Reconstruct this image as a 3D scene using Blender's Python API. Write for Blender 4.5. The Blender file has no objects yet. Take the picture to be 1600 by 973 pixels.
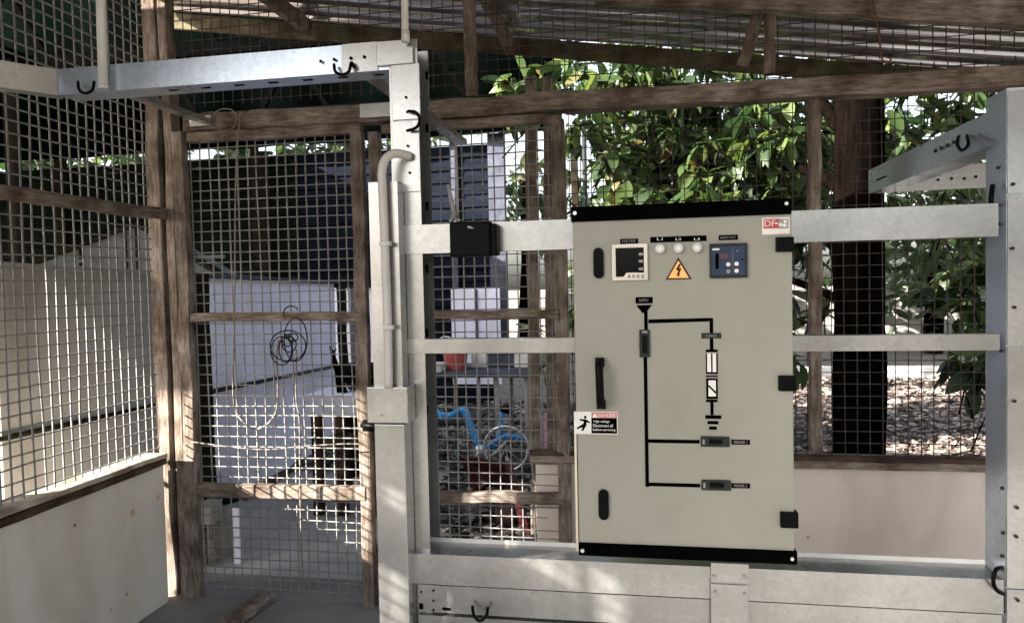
import bpy, bmesh, math, random
import numpy as np
from mathutils import Vector, Matrix
random.seed(7); rng = np.random.default_rng(7)
C = bpy.context.scene.collection
SC = bpy.context.scene

# ---------------------------------------------------------------- camera
# world: +X runs right along the gated wall, +Y runs into the picture, +Z up
FP = 1139.0                                   # focal length in pixels of the 1600 wide photograph
CAM = Vector((0, 0, 1.5))
AX = Vector((6400, 98.5, 1139)).normalized()  # world axes in camera coordinates
AY = Vector((202, 46, -1139)); AY = (AY - AX * AY.dot(AX)).normalized()
AZ = AX.cross(AY)
cam = bpy.data.cameras.new('camera'); cam.sensor_width = 36; cam.lens = FP / 1600 * 36
cam.clip_start = 0.05; cam.clip_end = 500
co = bpy.data.objects.new('camera', cam); C.objects.link(co)
co.matrix_world = Matrix.Translation(CAM) @ Matrix((AX, AY, AZ)).to_4x4()
SC.camera = co

# ---------------------------------------------------------------- sky, sun, exposure
SUN_DIR = Vector((1.91, 1.17, -1.0)).normalized()     # the way the light travels
elev = math.asin(-SUN_DIR.z)
w = bpy.data.worlds.new('World'); SC.world = w; w.use_nodes = True
nt = w.node_tree; bg = nt.nodes['Background']
sky = nt.nodes.new('ShaderNodeTexSky'); sky.sky_type = 'NISHITA'; sky.sun_disc = False
sky.sun_elevation = elev
sky.sun_rotation = math.atan2(-SUN_DIR.x, -SUN_DIR.y)
sky.dust_density = 4.0; sky.air_density = 1.0; sky.ozone_density = 1.0
haze_w = nt.nodes.new('ShaderNodeHueSaturation'); haze_w.inputs['Saturation'].default_value = .5; haze_w.inputs['Value'].default_value = 1.25   # milky bright sky
nt.links.new(sky.outputs[0], haze_w.inputs['Color']); nt.links.new(haze_w.outputs[0], bg.inputs[0]); bg.inputs[1].default_value = 0.060
sl = bpy.data.lights.new('sun', 'SUN'); sl.energy = 5.0; sl.angle = math.radians(0.5); sl.color = (1, .93, .82)
so = bpy.data.objects.new('sun', sl); C.objects.link(so)
so.rotation_euler = SUN_DIR.to_track_quat('-Z', 'Y').to_euler(); so.location = (-9, -6, 6)
SC.view_settings.view_transform = 'Standard'; SC.view_settings.look = 'None'
SC.view_settings.gamma = 1; SC.view_settings.exposure = 2.8
SC.cycles.max_bounces = 7; SC.cycles.diffuse_bounces = 4; SC.cycles.glossy_bounces = 3
SC.cycles.sample_clamp_indirect = 6

# ---------------------------------------------------------------- pixel -> place
def ray(px, py):
    c = Vector(((px - 800) / FP, (486.5 - py) / FP, -1))
    return Vector((c.dot(AX), c.dot(AY), c.dot(AZ)))
def P(px, py, X=None, Y=None, Z=None):
    d = ray(px, py)
    t = (X - CAM.x) / d.x if X is not None else (Y - CAM.y) / d.y if Y is not None else (Z - CAM.z) / d.z
    return CAM + d * t

# ---------------------------------------------------------------- materials
def newmat(name):
    m = bpy.data.materials.new(name); m.use_nodes = True
    return m, m.node_tree, m.node_tree.nodes['Principled BSDF']
def rgb(h): return tuple(h) + (1,)
def ramp(nt, stops):
    r = nt.nodes.new('ShaderNodeValToRGB')
    while len(r.color_ramp.elements) < len(stops): r.color_ramp.elements.new(.5)
    for e, (p, c) in zip(r.color_ramp.elements, stops): e.position = p; e.color = rgb(c)
    return r
def mat(name, c1, c2=None, rough=.6, metal=0, scale=8, stretch=(1, 1, 1), bump=0, bscale=60, detail=6, spec=.5, lo=.35, hi=.65):
    m, nt, b = newmat(name)
    c2 = c2 or tuple(x * .8 for x in c1)
    tc = nt.nodes.new('ShaderNodeTexCoord'); mp = nt.nodes.new('ShaderNodeMapping'); mp.inputs['Scale'].default_value = stretch
    oi = nt.nodes.new('ShaderNodeObjectInfo'); ad = nt.nodes.new('ShaderNodeVectorMath'); ad.operation = 'ADD'
    mu = nt.nodes.new('ShaderNodeVectorMath'); mu.operation = 'SCALE'; mu.inputs['Scale'].default_value = 1.0
    cb = nt.nodes.new('ShaderNodeCombineXYZ')
    mm = nt.nodes.new('ShaderNodeMath'); mm.operation = 'MULTIPLY'; mm.inputs[1].default_value = 37
    nt.links.new(oi.outputs['Random'], mm.inputs[0])
    for i in range(3): nt.links.new(mm.outputs[0], cb.inputs[i])
    nt.links.new(tc.outputs['Object'], mp.inputs[0]); nt.links.new(mp.outputs[0], ad.inputs[0]); nt.links.new(cb.outputs[0], ad.inputs[1])
    n = nt.nodes.new('ShaderNodeTexNoise'); n.inputs['Scale'].default_value = scale; n.inputs['Detail'].default_value = detail; n.inputs['Roughness'].default_value = .65
    nt.links.new(ad.outputs[0], n.inputs['Vector'])
    r = ramp(nt, [(lo, c1), (hi, c2)]); nt.links.new(n.outputs['Fac'], r.inputs[0]); nt.links.new(r.outputs[0], b.inputs['Base Color'])
    b.inputs['Roughness'].default_value = rough; b.inputs['Metallic'].default_value = metal
    b.inputs['Specular IOR Level'].default_value = spec
    if spec < .04: b.inputs['Specular IOR Level'].default_value = 0; b.inputs['IOR'].default_value = 1.0
    if bump:
        n2 = nt.nodes.new('ShaderNodeTexNoise'); n2.inputs['Scale'].default_value = bscale; n2.inputs['Detail'].default_value = 4
        nt.links.new(ad.outputs[0], n2.inputs['Vector'])
        bp = nt.nodes.new('ShaderNodeBump'); bp.inputs['Strength'].default_value = bump; bp.inputs['Distance'].default_value = .01
        nt.links.new(n2.outputs['Fac'], bp.inputs['Height']); nt.links.new(bp.outputs[0], b.inputs['Normal'])
    if name.startswith('beige powder'):
        g = nt.nodes.new('ShaderNodeNewGeometry'); m3 = nt.nodes.new('ShaderNodeMapping'); m3.inputs['Scale'].default_value = (5, 5, 2); nt.links.new(g.outputs['Position'], m3.inputs[0])
        n3 = nt.nodes.new('ShaderNodeTexNoise'); n3.inputs['Scale'].default_value = 1.4; n3.inputs['Detail'].default_value = 10; n3.inputs['Roughness'].default_value = .7; nt.links.new(m3.outputs[0], n3.inputs['Vector'])
        r3 = ramp(nt, [(.3, (.93, .925, .92)), (.55, (1, 1, 1)), (.75, (1.03, 1.03, 1.025))]); nt.links.new(n3.outputs['Fac'], r3.inputs[0])
        mx = nt.nodes.new('ShaderNodeMixRGB'); mx.blend_type = 'MULTIPLY'; mx.inputs[0].default_value = 1; nt.links.new(r.outputs[0], mx.inputs[1]); nt.links.new(r3.outputs[0], mx.inputs[2]); nt.links.new(mx.outputs[0], b.inputs['Base Color'])
        q = nt.nodes.new('ShaderNodeMapRange'); q.inputs['To Min'].default_value = .28; q.inputs['To Max'].default_value = .55; nt.links.new(n3.outputs['Fac'], q.inputs[0]); nt.links.new(q.outputs[0], b.inputs['Roughness'])
    return m

def wood_mat(name, dark, light):
    m, nt, b = newmat(name)
    tc = nt.nodes.new('ShaderNodeTexCoord'); oi = nt.nodes.new('ShaderNodeObjectInfo')
    mp = nt.nodes.new('ShaderNodeMapping'); mp.inputs['Scale'].default_value = (2.4, 17, 17)
    cb = nt.nodes.new('ShaderNodeCombineXYZ'); mm = nt.nodes.new('ShaderNodeMath'); mm.operation = 'MULTIPLY'; mm.inputs[1].default_value = 50
    nt.links.new(oi.outputs['Random'], mm.inputs[0])
    for i in range(3): nt.links.new(mm.outputs[0], cb.inputs[i])
    nt.links.new(cb.outputs[0], mp.inputs['Location']); nt.links.new(tc.outputs['Object'], mp.inputs[0])
    n = nt.nodes.new('ShaderNodeTexNoise'); n.inputs['Scale'].default_value = 4.5; n.inputs['Detail'].default_value = 10; n.inputs['Roughness'].default_value = .78
    nt.links.new(mp.outputs[0], n.inputs['Vector'])
    r = ramp(nt, [(.3, dark), (.5, tuple((a + c) / 2 for a, c in zip(dark, light))), (.68, light)])
    nt.links.new(n.outputs['Fac'], r.inputs[0])
    n3 = nt.nodes.new('ShaderNodeTexNoise'); n3.inputs['Scale'].default_value = 7; n3.inputs['Detail'].default_value = 6
    nt.links.new(tc.outputs['Object'], n3.inputs['Vector'])
    r3 = ramp(nt, [(.36, (.5, .45, .42)), (.52, (.95, .93, .92)), (.66, (1.25, 1.27, 1.3))]); nt.links.new(n3.outputs['Fac'], r3.inputs[0])
    mx = nt.nodes.new('ShaderNodeMixRGB'); mx.blend_type = 'MULTIPLY'; mx.inputs[0].default_value = 1
    nt.links.new(r.outputs[0], mx.inputs[1]); nt.links.new(r3.outputs[0], mx.inputs[2]); nt.links.new(mx.outputs[0], b.inputs['Base Color'])
    v = nt.nodes.new('ShaderNodeTexVoronoi'); v.inputs['Scale'].default_value = 5; nt.links.new(tc.outputs['Object'], v.inputs['Vector'])
    rk = ramp(nt, [(.03, (.18, .13, .1)), (.11, (1, 1, 1))]); nt.links.new(v.outputs['Distance'], rk.inputs[0])
    mk = nt.nodes.new('ShaderNodeMixRGB'); mk.blend_type = 'MULTIPLY'; mk.inputs[0].default_value = .8
    nt.links.new(mx.outputs[0], mk.inputs[1]); nt.links.new(rk.outputs[0], mk.inputs[2]); nt.links.new(mk.outputs[0], b.inputs['Base Color'])
    b.inputs['Roughness'].default_value = .85; b.inputs['Specular IOR Level'].default_value = .1
    bp = nt.nodes.new('ShaderNodeBump'); bp.inputs['Strength'].default_value = .9; bp.inputs['Distance'].default_value = .005
    nt.links.new(n.outputs['Fac'], bp.inputs['Height']); nt.links.new(bp.outputs[0], b.inputs['Normal'])
    return m

def galv_mat(name, c1, c2, rough=.42, metal=.75):
    m, nt, b = newmat(name)
    tc = nt.nodes.new('ShaderNodeTexCoord')
    v = nt.nodes.new('ShaderNodeTexVoronoi'); v.inputs['Scale'].default_value = 90; nt.links.new(tc.outputs['Object'], v.inputs['Vector'])
    n = nt.nodes.new('ShaderNodeTexNoise'); n.inputs['Scale'].default_value = 3; n.inputs['Detail'].default_value = 5; nt.links.new(tc.outputs['Object'], n.inputs['Vector'])
    r = ramp(nt, [(.36, c1), (.64, c2)]); nt.links.new(n.outputs['Fac'], r.inputs[0])
    bw = nt.nodes.new('ShaderNodeRGBToBW'); nt.links.new(v.outputs['Color'], bw.inputs[0])
    rr = nt.nodes.new('ShaderNodeMapRange'); rr.inputs['To Min'].default_value = .90; rr.inputs['To Max'].default_value = 1.08
    nt.links.new(bw.outputs[0], rr.inputs[0])
    mx = nt.nodes.new('ShaderNodeVectorMath'); mx.operation = 'SCALE'
    nt.links.new(r.outputs[0], mx.inputs[0]); nt.links.new(rr.outputs[0], mx.inputs['Scale']); nt.links.new(mx.outputs[0], b.inputs['Base Color'])
    r2 = nt.nodes.new('ShaderNodeMapRange'); r2.inputs['To Min'].default_value = rough - .08; r2.inputs['To Max'].default_value = rough + .12
    nt.links.new(n.outputs['Fac'], r2.inputs[0]); nt.links.new(r2.outputs[0], b.inputs['Roughness'])
    b.inputs['Metallic'].default_value = metal
    bp = nt.nodes.new('ShaderNodeBump'); bp.inputs['Strength'].default_value = .1; bp.inputs['Distance'].default_value = .003
    nt.links.new(n.outputs['Fac'], bp.inputs['Height']); nt.links.new(bp.outputs[0], b.inputs['Normal'])
    return m

def plaster_mat(name, c1, c2, spots=()):
    m, nt, b = newmat(name)
    tc = nt.nodes.new('ShaderNodeTexCoord'); geo = nt.nodes.new('ShaderNodeNewGeometry')
    n = nt.nodes.new('ShaderNodeTexNoise'); n.inputs['Scale'].default_value = 1.6; n.inputs['Detail'].default_value = 12; n.inputs['Roughness'].default_value = .72
    nt.links.new(geo.outputs['Position'], n.inputs['Vector'])
    r = ramp(nt, [(.3, c1), (.7, c2)]); nt.links.new(n.outputs['Fac'], r.inputs[0]); last = r.outputs[0]
    # small grey specks and scuffs
    v = nt.nodes.new('ShaderNodeTexVoronoi'); v.inputs['Scale'].default_value = 7; nt.links.new(geo.outputs['Position'], v.inputs['Vector'])
    rs = ramp(nt, [(.03, (1, 1, 1)), (.06, (0, 0, 0))]); nt.links.new(v.outputs['Distance'], rs.inputs[0])
    mx = nt.nodes.new('ShaderNodeMixRGB'); mx.inputs[2].default_value = (.16, .12, .09, 1)
    sc = nt.nodes.new('ShaderNodeMath'); sc.operation = 'MULTIPLY'; sc.inputs[1].default_value = .6
    nt.links.new(rs.outputs[0], sc.inputs[0]); nt.links.new(sc.outputs[0], mx.inputs[0]); nt.links.new(last, mx.inputs[1]); last = mx.outputs[0]
    n5 = nt.nodes.new('ShaderNodeTexNoise'); n5.inputs['Scale'].default_value = 3.2; n5.inputs['Detail'].default_value = 8; n5.inputs['Distortion'].default_value = .8
    m5 = nt.nodes.new('ShaderNodeMapping'); m5.inputs['Scale'].default_value = (1, 1, .45); nt.links.new(geo.outputs['Position'], m5.inputs[0]); nt.links.new(m5.outputs[0], n5.inputs['Vector'])
    r5 = ramp(nt, [(.36, (.88, .85, .82)), (.5, (1, 1, 1)), (.7, (1.04, 1.04, 1.04))]); nt.links.new(n5.outputs['Fac'], r5.inputs[0])
    v6 = nt.nodes.new('ShaderNodeTexVoronoi'); v6.feature = 'DISTANCE_TO_EDGE'; v6.inputs['Scale'].default_value = 1.1
    ad6 = nt.nodes.new('ShaderNodeVectorMath'); ad6.operation = 'MULTIPLY_ADD'; ad6.inputs[1].default_value = (.35, .35, .35); nt.links.new(n5.outputs['Color'], ad6.inputs[0]); nt.links.new(geo.outputs['Position'], ad6.inputs[2]); nt.links.new(ad6.outputs[0], v6.inputs['Vector'])
    r6 = ramp(nt, [(.0012, (.72, .68, .64)), (.0035, (1, 1, 1))]); nt.links.new(v6.outputs['Distance'], r6.inputs[0])
    for rr_ in (r5,):
        mx = nt.nodes.new('ShaderNodeMixRGB'); mx.blend_type = 'MULTIPLY'; mx.inputs[0].default_value = 1; nt.links.new(last, mx.inputs[1]); nt.links.new(rr_.outputs[0], mx.inputs[2]); last = mx.outputs[0]
    for (p, rad, col, s) in spots:
        d = nt.nodes.new('ShaderNodeVectorMath'); d.operation = 'DISTANCE'; d.inputs[1].default_value = p; nt.links.new(geo.outputs['Position'], d.inputs[0])
        q = nt.nodes.new('ShaderNodeMapRange'); q.inputs['From Min'].default_value = rad * .3; q.inputs['From Max'].default_value = rad
        q.inputs['To Min'].default_value = s; q.inputs['To Max'].default_value = 0; nt.links.new(d.outputs['Value'], q.inputs[0])
        mx = nt.nodes.new('ShaderNodeMixRGB'); mx.inputs[2].default_value = rgb(col); nt.links.new(q.outputs[0], mx.inputs[0]); nt.links.new(last, mx.inputs[1]); last = mx.outputs[0]
    nt.links.new(last, b.inputs['Base Color']); b.inputs['Roughness'].default_value = .75; b.inputs['Specular IOR Level'].default_value = .3
    n2 = nt.nodes.new('ShaderNodeTexNoise'); n2.inputs['Scale'].default_value = 45; n2.inputs['Detail'].default_value = 5; nt.links.new(geo.outputs['Position'], n2.inputs['Vector'])
    bp = nt.nodes.new('ShaderNodeBump'); bp.inputs['Strength'].default_value = .25; bp.inputs['Distance'].default_value = .004
    nt.links.new(n2.outputs['Fac'], bp.inputs['Height']); nt.links.new(bp.outputs[0], b.inputs['Normal'])
    return m

def leaf_mat(name, stops, island=True, trans=.35, rough=.45):
    m, nt, b = newmat(name)
    if island:
        g = nt.nodes.new('ShaderNodeNewGeometry'); src = g.outputs['Random Per Island']
    else:
        g = nt.nodes.new('ShaderNodeObjectInfo'); src = g.outputs['Random']
    r = ramp(nt, stops); nt.links.new(src, r.inputs[0]); nt.links.new(r.outputs[0], b.inputs['Base Color'])
    b.inputs['Roughness'].default_value = rough; b.inputs['Specular IOR Level'].default_value = .5
    if trans:
        t = nt.nodes.new('ShaderNodeBsdfTranslucent'); hs = nt.nodes.new('ShaderNodeHueSaturation'); hs.inputs['Value'].default_value = 1.7; hs.inputs['Saturation'].default_value = 1.15
        nt.links.new(r.outputs[0], hs.inputs['Color']); nt.links.new(hs.outputs[0], t.inputs[0])
        mx = nt.nodes.new('ShaderNodeMixShader'); mx.inputs[0].default_value = trans
        nt.links.new(b.outputs[0], mx.inputs[1]); nt.links.new(t.outputs[0], mx.inputs[2])
        nt.links.new(mx.outputs[0], nt.nodes['Material Output'].inputs[0])
    return m

WOOD = wood_mat('weathered brown timber', (.045, .033, .026), (.37, .31, .26))
WOODD = wood_mat('dark timber', (.025, .015, .011), (.13, .085, .065))  # darker brown version of the timber colours
WOODP = wood_mat('sunlit sill timber', (.30, .26, .21), (.62, .56, .48))  # pale colour stands in for sunlight on the side sill
OLIVE = wood_mat('olive fascia board', (.075, .065, .04), (.16, .14, .09))
GALV = galv_mat('galvanised steel', (.33, .326, .318), (.48, .472, .46), rough=.25, metal=.8)
GALVB = galv_mat('bright galvanised steel', (.46, .53, .62), (.68, .76, .88), rough=.24, metal=.8)
PLAST_L = plaster_mat('cream plaster of side wall', (.58, .54, .48), (.70, .66, .59),
    [(P(207, 801, X=-2.285), .022, (.50, .24, .09), .8), (P(247, 776, X=-2.285), .017, (.50, .25, .12), .7),
     (P(117, 820, X=-2.285), .011, (.05, .04, .03), .9), (P(198, 928, X=-2.285), .012, (.16, .12, .09), .7)])
PLAST = plaster_mat('cream plaster of front wall', (.62, .54, .47), (.76, .67, .59))
TAN = plaster_mat('tan render', (.235, .225, .21), (.32, .31, .295))
LILAC = plaster_mat('pale lilac painted board', (.68, .68, .84), (.80, .80, .95))
WIRE = mat('galvanised mesh wire', (.28, .277, .268), (.19, .188, .18), rough=.6, scale=30, spec=.2)
WIRED = mat('unlit mesh wire', (.035, .03, .028), (.09, .078, .07), rough=.6, scale=30, spec=.1)  # darker copy of the mesh wire; its unlit look is put into the colour
CABM = mat('beige powder coated steel', (.272, .265, .222), (.232, .225, .188), rough=.42, scale=2.6, detail=10, bump=.05, bscale=300, lo=.3, hi=.72)
CABW = mat('pale beige flange paint', (.62, .56, .42), (.55, .5, .38), rough=.5)
BLK = mat('satin black plastic', (.0012, .0012, .0014), (.003, .003, .0034), rough=.42, scale=20, spec=.07)
BLKM = mat('matt black paint', (.001, .001, .001), (.002, .002, .002), rough=.75, scale=20, spec=.03)
DGREY = mat('dark grey plastic', (.012, .0135, .0125), (.022, .025, .022), rough=.5, scale=30, spec=.2)
MGREY = mat('mid grey print', (.2, .19, .18), (.28, .26, .25), rough=.6)
WHT = mat('white plastic', (.72, .71, .68), (.62, .60, .57), rough=.4, scale=12)
PVC = mat('cream white conduit plastic', (.60, .57, .53), (.52, .49, .45), rough=.38, scale=14)
BEZ = mat('cream bezel plastic', (.70, .66, .58), (.62, .58, .5), rough=.4)
SCRN = mat('black display glass', (.002, .002, .002), (.003, .003, .004), rough=.12, spec=.15)
BLUEP = mat('slate blue meter face', (.02, .038, .072), (.028, .048, .088), rough=.45, spec=.2)
REDD = mat('dark red display', (.10, .03, .03), (.07, .02, .03), rough=.3)
YEL = mat('amber sticker', (.80, .43, .10), (.85, .52, .18), rough=.5)
BRN = mat('dark brown print', (.06, .02, .015), (.08, .03, .02), rough=.6, spec=.03)
REDS = mat('red sticker print', (.42, .05, .045), (.34, .035, .035), rough=.5)
PINKR = mat('faded red print', (.50, .16, .15), (.44, .13, .12), rough=.5)
SCREW = mat('zinc screw head', (.5, .5, .5), (.65, .65, .65), rough=.35, metal=.8, scale=60)
LENS = mat('grey white lamp lens', (.50, .50, .47), (.62, .62, .58), rough=.2, scale=60)
CHROME = mat('lamp rim metal', (.36, .36, .36), (.30, .30, .30), rough=.3, metal=.6)
BOARD = mat('dark blue cladding paint', (.005, .0065, .011), (.010, .013, .021), rough=.75, scale=4, stretch=(.5, 3, 3), spec=.03)
BOARDG = mat('dark green cladding paint', (.005, .008, .006), (.012, .016, .012), rough=.75, scale=4, spec=.03)
BOARDL = mat('blue grey post paint', (.05, .055, .075), (.09, .095, .125), rough=.7, spec=.03)
CLOTH = mat('black green shade cloth', (.0015, .0018, .0015), (.001, .003, .0024), rough=.95, scale=1.2, spec=.03)
DARK = mat('dark stained timber', (.012, .010, .007), (.028, .022, .016), rough=.85, spec=.03)
SHEDM = mat('grey fibre cement sheet', (.085, .095, .092), (.12, .13, .125), rough=.85, scale=5, spec=.03)
CONC = plaster_mat('weathered concrete', (.20, .185, .165), (.33, .31, .285))
CONCF = mat('concrete floor', (.13, .128, .125), (.24, .235, .23), rough=.85, scale=2.2, bump=.4, bscale=25, lo=.3, hi=.7)
SOIL = mat('dry sandy soil', (.17, .15, .132), (.26, .235, .21), rough=.95, scale=3, bump=.7, bscale=30, lo=.3, hi=.7, spec=.03)
BLUEB = mat('sky blue enamel', (.03, .22, .52), (.05, .30, .62), rough=.35, scale=9)
MAROON = mat('maroon plastic', (.045, .006, .009), (.07, .010, .013), rough=.4, scale=5)
REDB = mat('faded red bucket plastic', (.42, .07, .06), (.52, .11, .1), rough=.45)
BARK = mat('dark bark', (.001, .0008, .0007), (.0045, .003, .0024), rough=.95, scale=7, stretch=(3, 3, .6), bump=1.0, bscale=12, spec=.03)
CYAN = mat('turquoise plastic', (.08, .48, .60), (.12, .55, .66), rough=.4)
CABLE = mat('grey brown cable sheath', (.16, .13, .11), (.24, .2, .17), rough=.6, scale=30)
RUST = mat('rust red wire', (.09, .03, .02), (.15, .06, .04), rough=.8, scale=40)

def roof_mat():
    m, nt, b = newmat('weathered zinc roof sheet')
    g = nt.nodes.new('ShaderNodeNewGeometry'); mp = nt.nodes.new('ShaderNodeMapping'); mp.inputs['Scale'].default_value = (.7, 3, 1)
    nt.links.new(g.outputs['Position'], mp.inputs[0])
    n = nt.nodes.new('ShaderNodeTexNoise'); n.inputs['Scale'].default_value = 2.2; n.inputs['Detail'].default_value = 8; nt.links.new(mp.outputs[0], n.inputs['Vector'])
    r = ramp(nt, [(.34, (.50, .46, .45)), (.5, (.68, .65, .68)), (.66, (.86, .83, .86))]); nt.links.new(n.outputs['Fac'], r.inputs[0]); nt.links.new(r.outputs[0], b.inputs['Base Color'])
    b.inputs['Metallic'].default_value = .85; b.inputs['Roughness'].default_value = .2
    return m
ROOF = roof_mat()

# ---------------------------------------------------------------- object helpers
def tag(o, label=None, cat=None, group=None, kind=None):
    if label: o['label'] = label
    if cat: o['category'] = cat
    if group: o['group'] = group
    if kind: o['kind'] = kind
    return o
def empty(name, loc, label=None, cat=None, group=None):
    o = bpy.data.objects.new(name, None); o.empty_display_size = .1; C.objects.link(o); o.location = loc
    o.matrix_world = Matrix.Translation(loc)
    return tag(o, label, cat, group)
WM = {}
def place(o, M, parent=None):
    WM[o.name] = M.copy()
    if parent is not None:
        o.parent = parent
        PM = WM.get(parent.name) or Matrix.Translation(parent.location)
        o.matrix_local = PM.inverted() @ M
    else:
        o.matrix_local = M
    return o
def link(name, me, m, parent=None, M=None):
    o = bpy.data.objects.new(name, me); C.objects.link(o)
    if m is not None and not me.materials: me.materials.append(m)
    return place(o, M or Matrix.Identity(4), parent)
def bm_obj(name, bm, m, parent=None, M=None, smooth=False):
    me = bpy.data.meshes.new(name); bm.normal_update(); bm.to_mesh(me); bm.free()
    if smooth:
        for p in me.polygons: p.use_smooth = True
    return link(name, me, m, parent, M)
def add_box(bm, a, b):
    a, b = Vector(a), Vector(b)
    vs = [bm.verts.new((x, y, z)) for x in (a.x, b.x) for y in (a.y, b.y) for z in (a.z, b.z)]
    for f in ((0, 1, 3, 2), (4, 6, 7, 5), (0, 4, 5, 1), (2, 3, 7, 6), (0, 2, 6, 4), (1, 5, 7, 3)):
        bm.faces.new([vs[i] for i in f])
def box(name, a, b, m, parent=None, bevel=0.0):
    a, b = Vector(a), Vector(b)
    lo = Vector(map(min, a, b)); hi = Vector(map(max, a, b)); c = (lo + hi) / 2
    bm = bmesh.new(); add_box(bm, lo - c, hi - c)
    if bevel:
        bevel = min(bevel, min(hi - lo) * .45)
        bmesh.ops.bevel(bm, geom=bm.edges[:], offset=bevel, segments=2, affect='EDGES', profile=.6)
    return bm_obj(name, bm, m, parent, Matrix.Translation(c))
def rect(x0, y0, x1, y1, Y):
    """world X and Z extent of a rectangle seen at these photo pixels on the upright plane Y"""
    xm, ym = (x0 + x1) / 2, (y0 + y1) / 2
    return P(x0, ym, Y=Y).x, P(x1, ym, Y=Y).x, P(xm, y1, Y=Y).z, P(xm, y0, Y=Y).z
def plate(name, x0, y0, x1, y1, Y, t, m, parent=None, bevel=0.0):
    """box whose front face lies on plane Y and whose back is t behind it"""
    a, b, c, d = rect(x0, y0, x1, y1, Y)
    return box(name, (a, Y, c), (b, Y + t, d), m, parent, bevel)
def frame_matrix(p0, p1, up=Vector((0, 0, 1))):
    x = (p1 - p0).normalized()
    if abs(x.dot(up)) > .98: up = Vector((0, -1, 0))
    y = up.cross(x).normalized(); z = x.cross(y)
    M = Matrix((x, y, z)).transposed().to_4x4(); M.translation = (p0 + p1) / 2
    return M
def beam(name, p0, p1, wdt, hgt, m, parent=None, up=Vector((0, 0, 1)), rough=.0025, seg=10, ch=.004):
    """sawn timber: local x runs along it, local z is hgt, local y is wdt"""
    p0, p1 = Vector(p0), Vector(p1); L = (p1 - p0).length
    prof = []
    for sx, sz in ((-1, -1), (1, -1), (1, 1), (-1, 1)):
        a, b = sx * wdt / 2, sz * hgt / 2
        if sx * sz > 0: prof += [(a, b - sz * ch), (a - sx * ch, b)]
        else: prof += [(a - sx * ch, b), (a, b - sz * ch)]
    bm = bmesh.new(); rings = []
    for i in range(seg + 1):
        u = -L / 2 + L * i / seg; dy, dz = random.gauss(0, rough), random.gauss(0, rough)
        rings.append([bm.verts.new((u, a + dy + random.gauss(0, rough * .5), b + dz + random.gauss(0, rough * .5))) for a, b in prof])
    n = len(prof)
    for i in range(seg):
        for k in range(n): bm.faces.new((rings[i][k], rings[i][(k + 1) % n], rings[i + 1][(k + 1) % n], rings[i + 1][k]))
    bm.faces.new(list(reversed(rings[0]))); bm.faces.new(rings[-1])
    bmesh.ops.recalc_face_normals(bm, faces=bm.faces[:])
    return bm_obj(name, bm, m, parent, frame_matrix(p0, p1, up))
def add_tube(bm, pts, r, n=8, cap=True):
    pts = [Vector(p) for p in pts]; rings = []
    rr = r if isinstance(r, (list, tuple)) else [r] * len(pts)
    prev = None
    for i, p in enumerate(pts):
        t = (pts[min(i + 1, len(pts) - 1)] - pts[max(i - 1, 0)]).normalized()
        if prev is None:
            a = Vector((0, 0, 1)) if abs(t.z) < .9 else Vector((0, 1, 0)); u = t.cross(a).normalized()
        else: u = (prev - t * prev.dot(t)).normalized()
        prev = u; v = t.cross(u)
        rings.append([bm.verts.new(p + (u * math.cos(q) + v * math.sin(q)) * rr[i]) for q in [2 * math.pi * k / n for k in range(n)]])
    for i in range(len(pts) - 1):
        for k in range(n): bm.faces.new((rings[i][k], rings[i][(k + 1) % n], rings[i + 1][(k + 1) % n], rings[i + 1][k]))
    if cap: bm.faces.new(list(reversed(rings[0]))); bm.faces.new(rings[-1])
def tube(name, pts, r, m, parent=None, n=8, smooth=True):
    bm = bmesh.new(); add_tube(bm, pts, r, n); return bm_obj(name, bm, m, parent, smooth=smooth)
def smooth_path(pts, k=6):
    pts = [Vector(p) for p in pts]; out = []
    for i in range(len(pts) - 1):
        a, b, c, d = pts[max(i - 1, 0)], pts[i], pts[i + 1], pts[min(i + 2, len(pts) - 1)]
        for j in range(k):
            t = j / k
            out.append(.5 * ((2 * b) + (c - a) * t + (2 * a - 5 * b + 4 * c - d) * t * t + (3 * b - a - 3 * c + d) * t ** 3))
    return out + [pts[-1]]
def prism(name, pts_xz, Y, t, m, parent=None):
    """flat polygon given in world x,z, front on plane Y, t deep"""
    bm = bmesh.new(); f = [bm.verts.new((x, Y, z)) for x, z in pts_xz]; b = [bm.verts.new((x, Y + t, z)) for x, z in pts_xz]
    n = len(f); bm.faces.new(f); bm.faces.new(list(reversed(b)))
    for i in range(n): bm.faces.new((f[i], b[i], b[(i + 1) % n], f[(i + 1) % n]))
    bmesh.ops.recalc_face_normals(bm, faces=bm.faces[:])
    return bm_obj(name, bm, m, parent)
def pprism(name, px, Y, t, m, parent=None):
    return prism(name, [(P(x, y, Y=Y).x, P(x, y, Y=Y).z) for x, y in px], Y, t, m, parent)
def disc(name, px, py, rpx, Y, t, m, parent=None, n=20):
    c = P(px, py, Y=Y); r = abs(P(px + rpx, py, Y=Y).x - P(px - rpx, py, Y=Y).x) / 2
    return prism(name, [(c.x + r * math.cos(2 * math.pi * k / n), c.z + r * math.sin(2 * math.pi * k / n)) for k in range(n)], Y, t, m, parent)
def stadium(name, x0, y0, x1, y1, Y, t, m, parent=None):
    a, b, c, d = rect(x0, y0, x1, y1, Y); r = (b - a) / 2; cx = (a + b) / 2; pts = []
    for k in range(11): q = math.pi * k / 10; pts.append((cx + r * math.cos(q), d - r + r * math.sin(q)))
    for k in range(11): q = math.pi + math.pi * k / 10; pts.append((cx + r * math.cos(q), c + r + r * math.sin(q)))
    return prism(name, pts, Y, t, m, parent)
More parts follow.
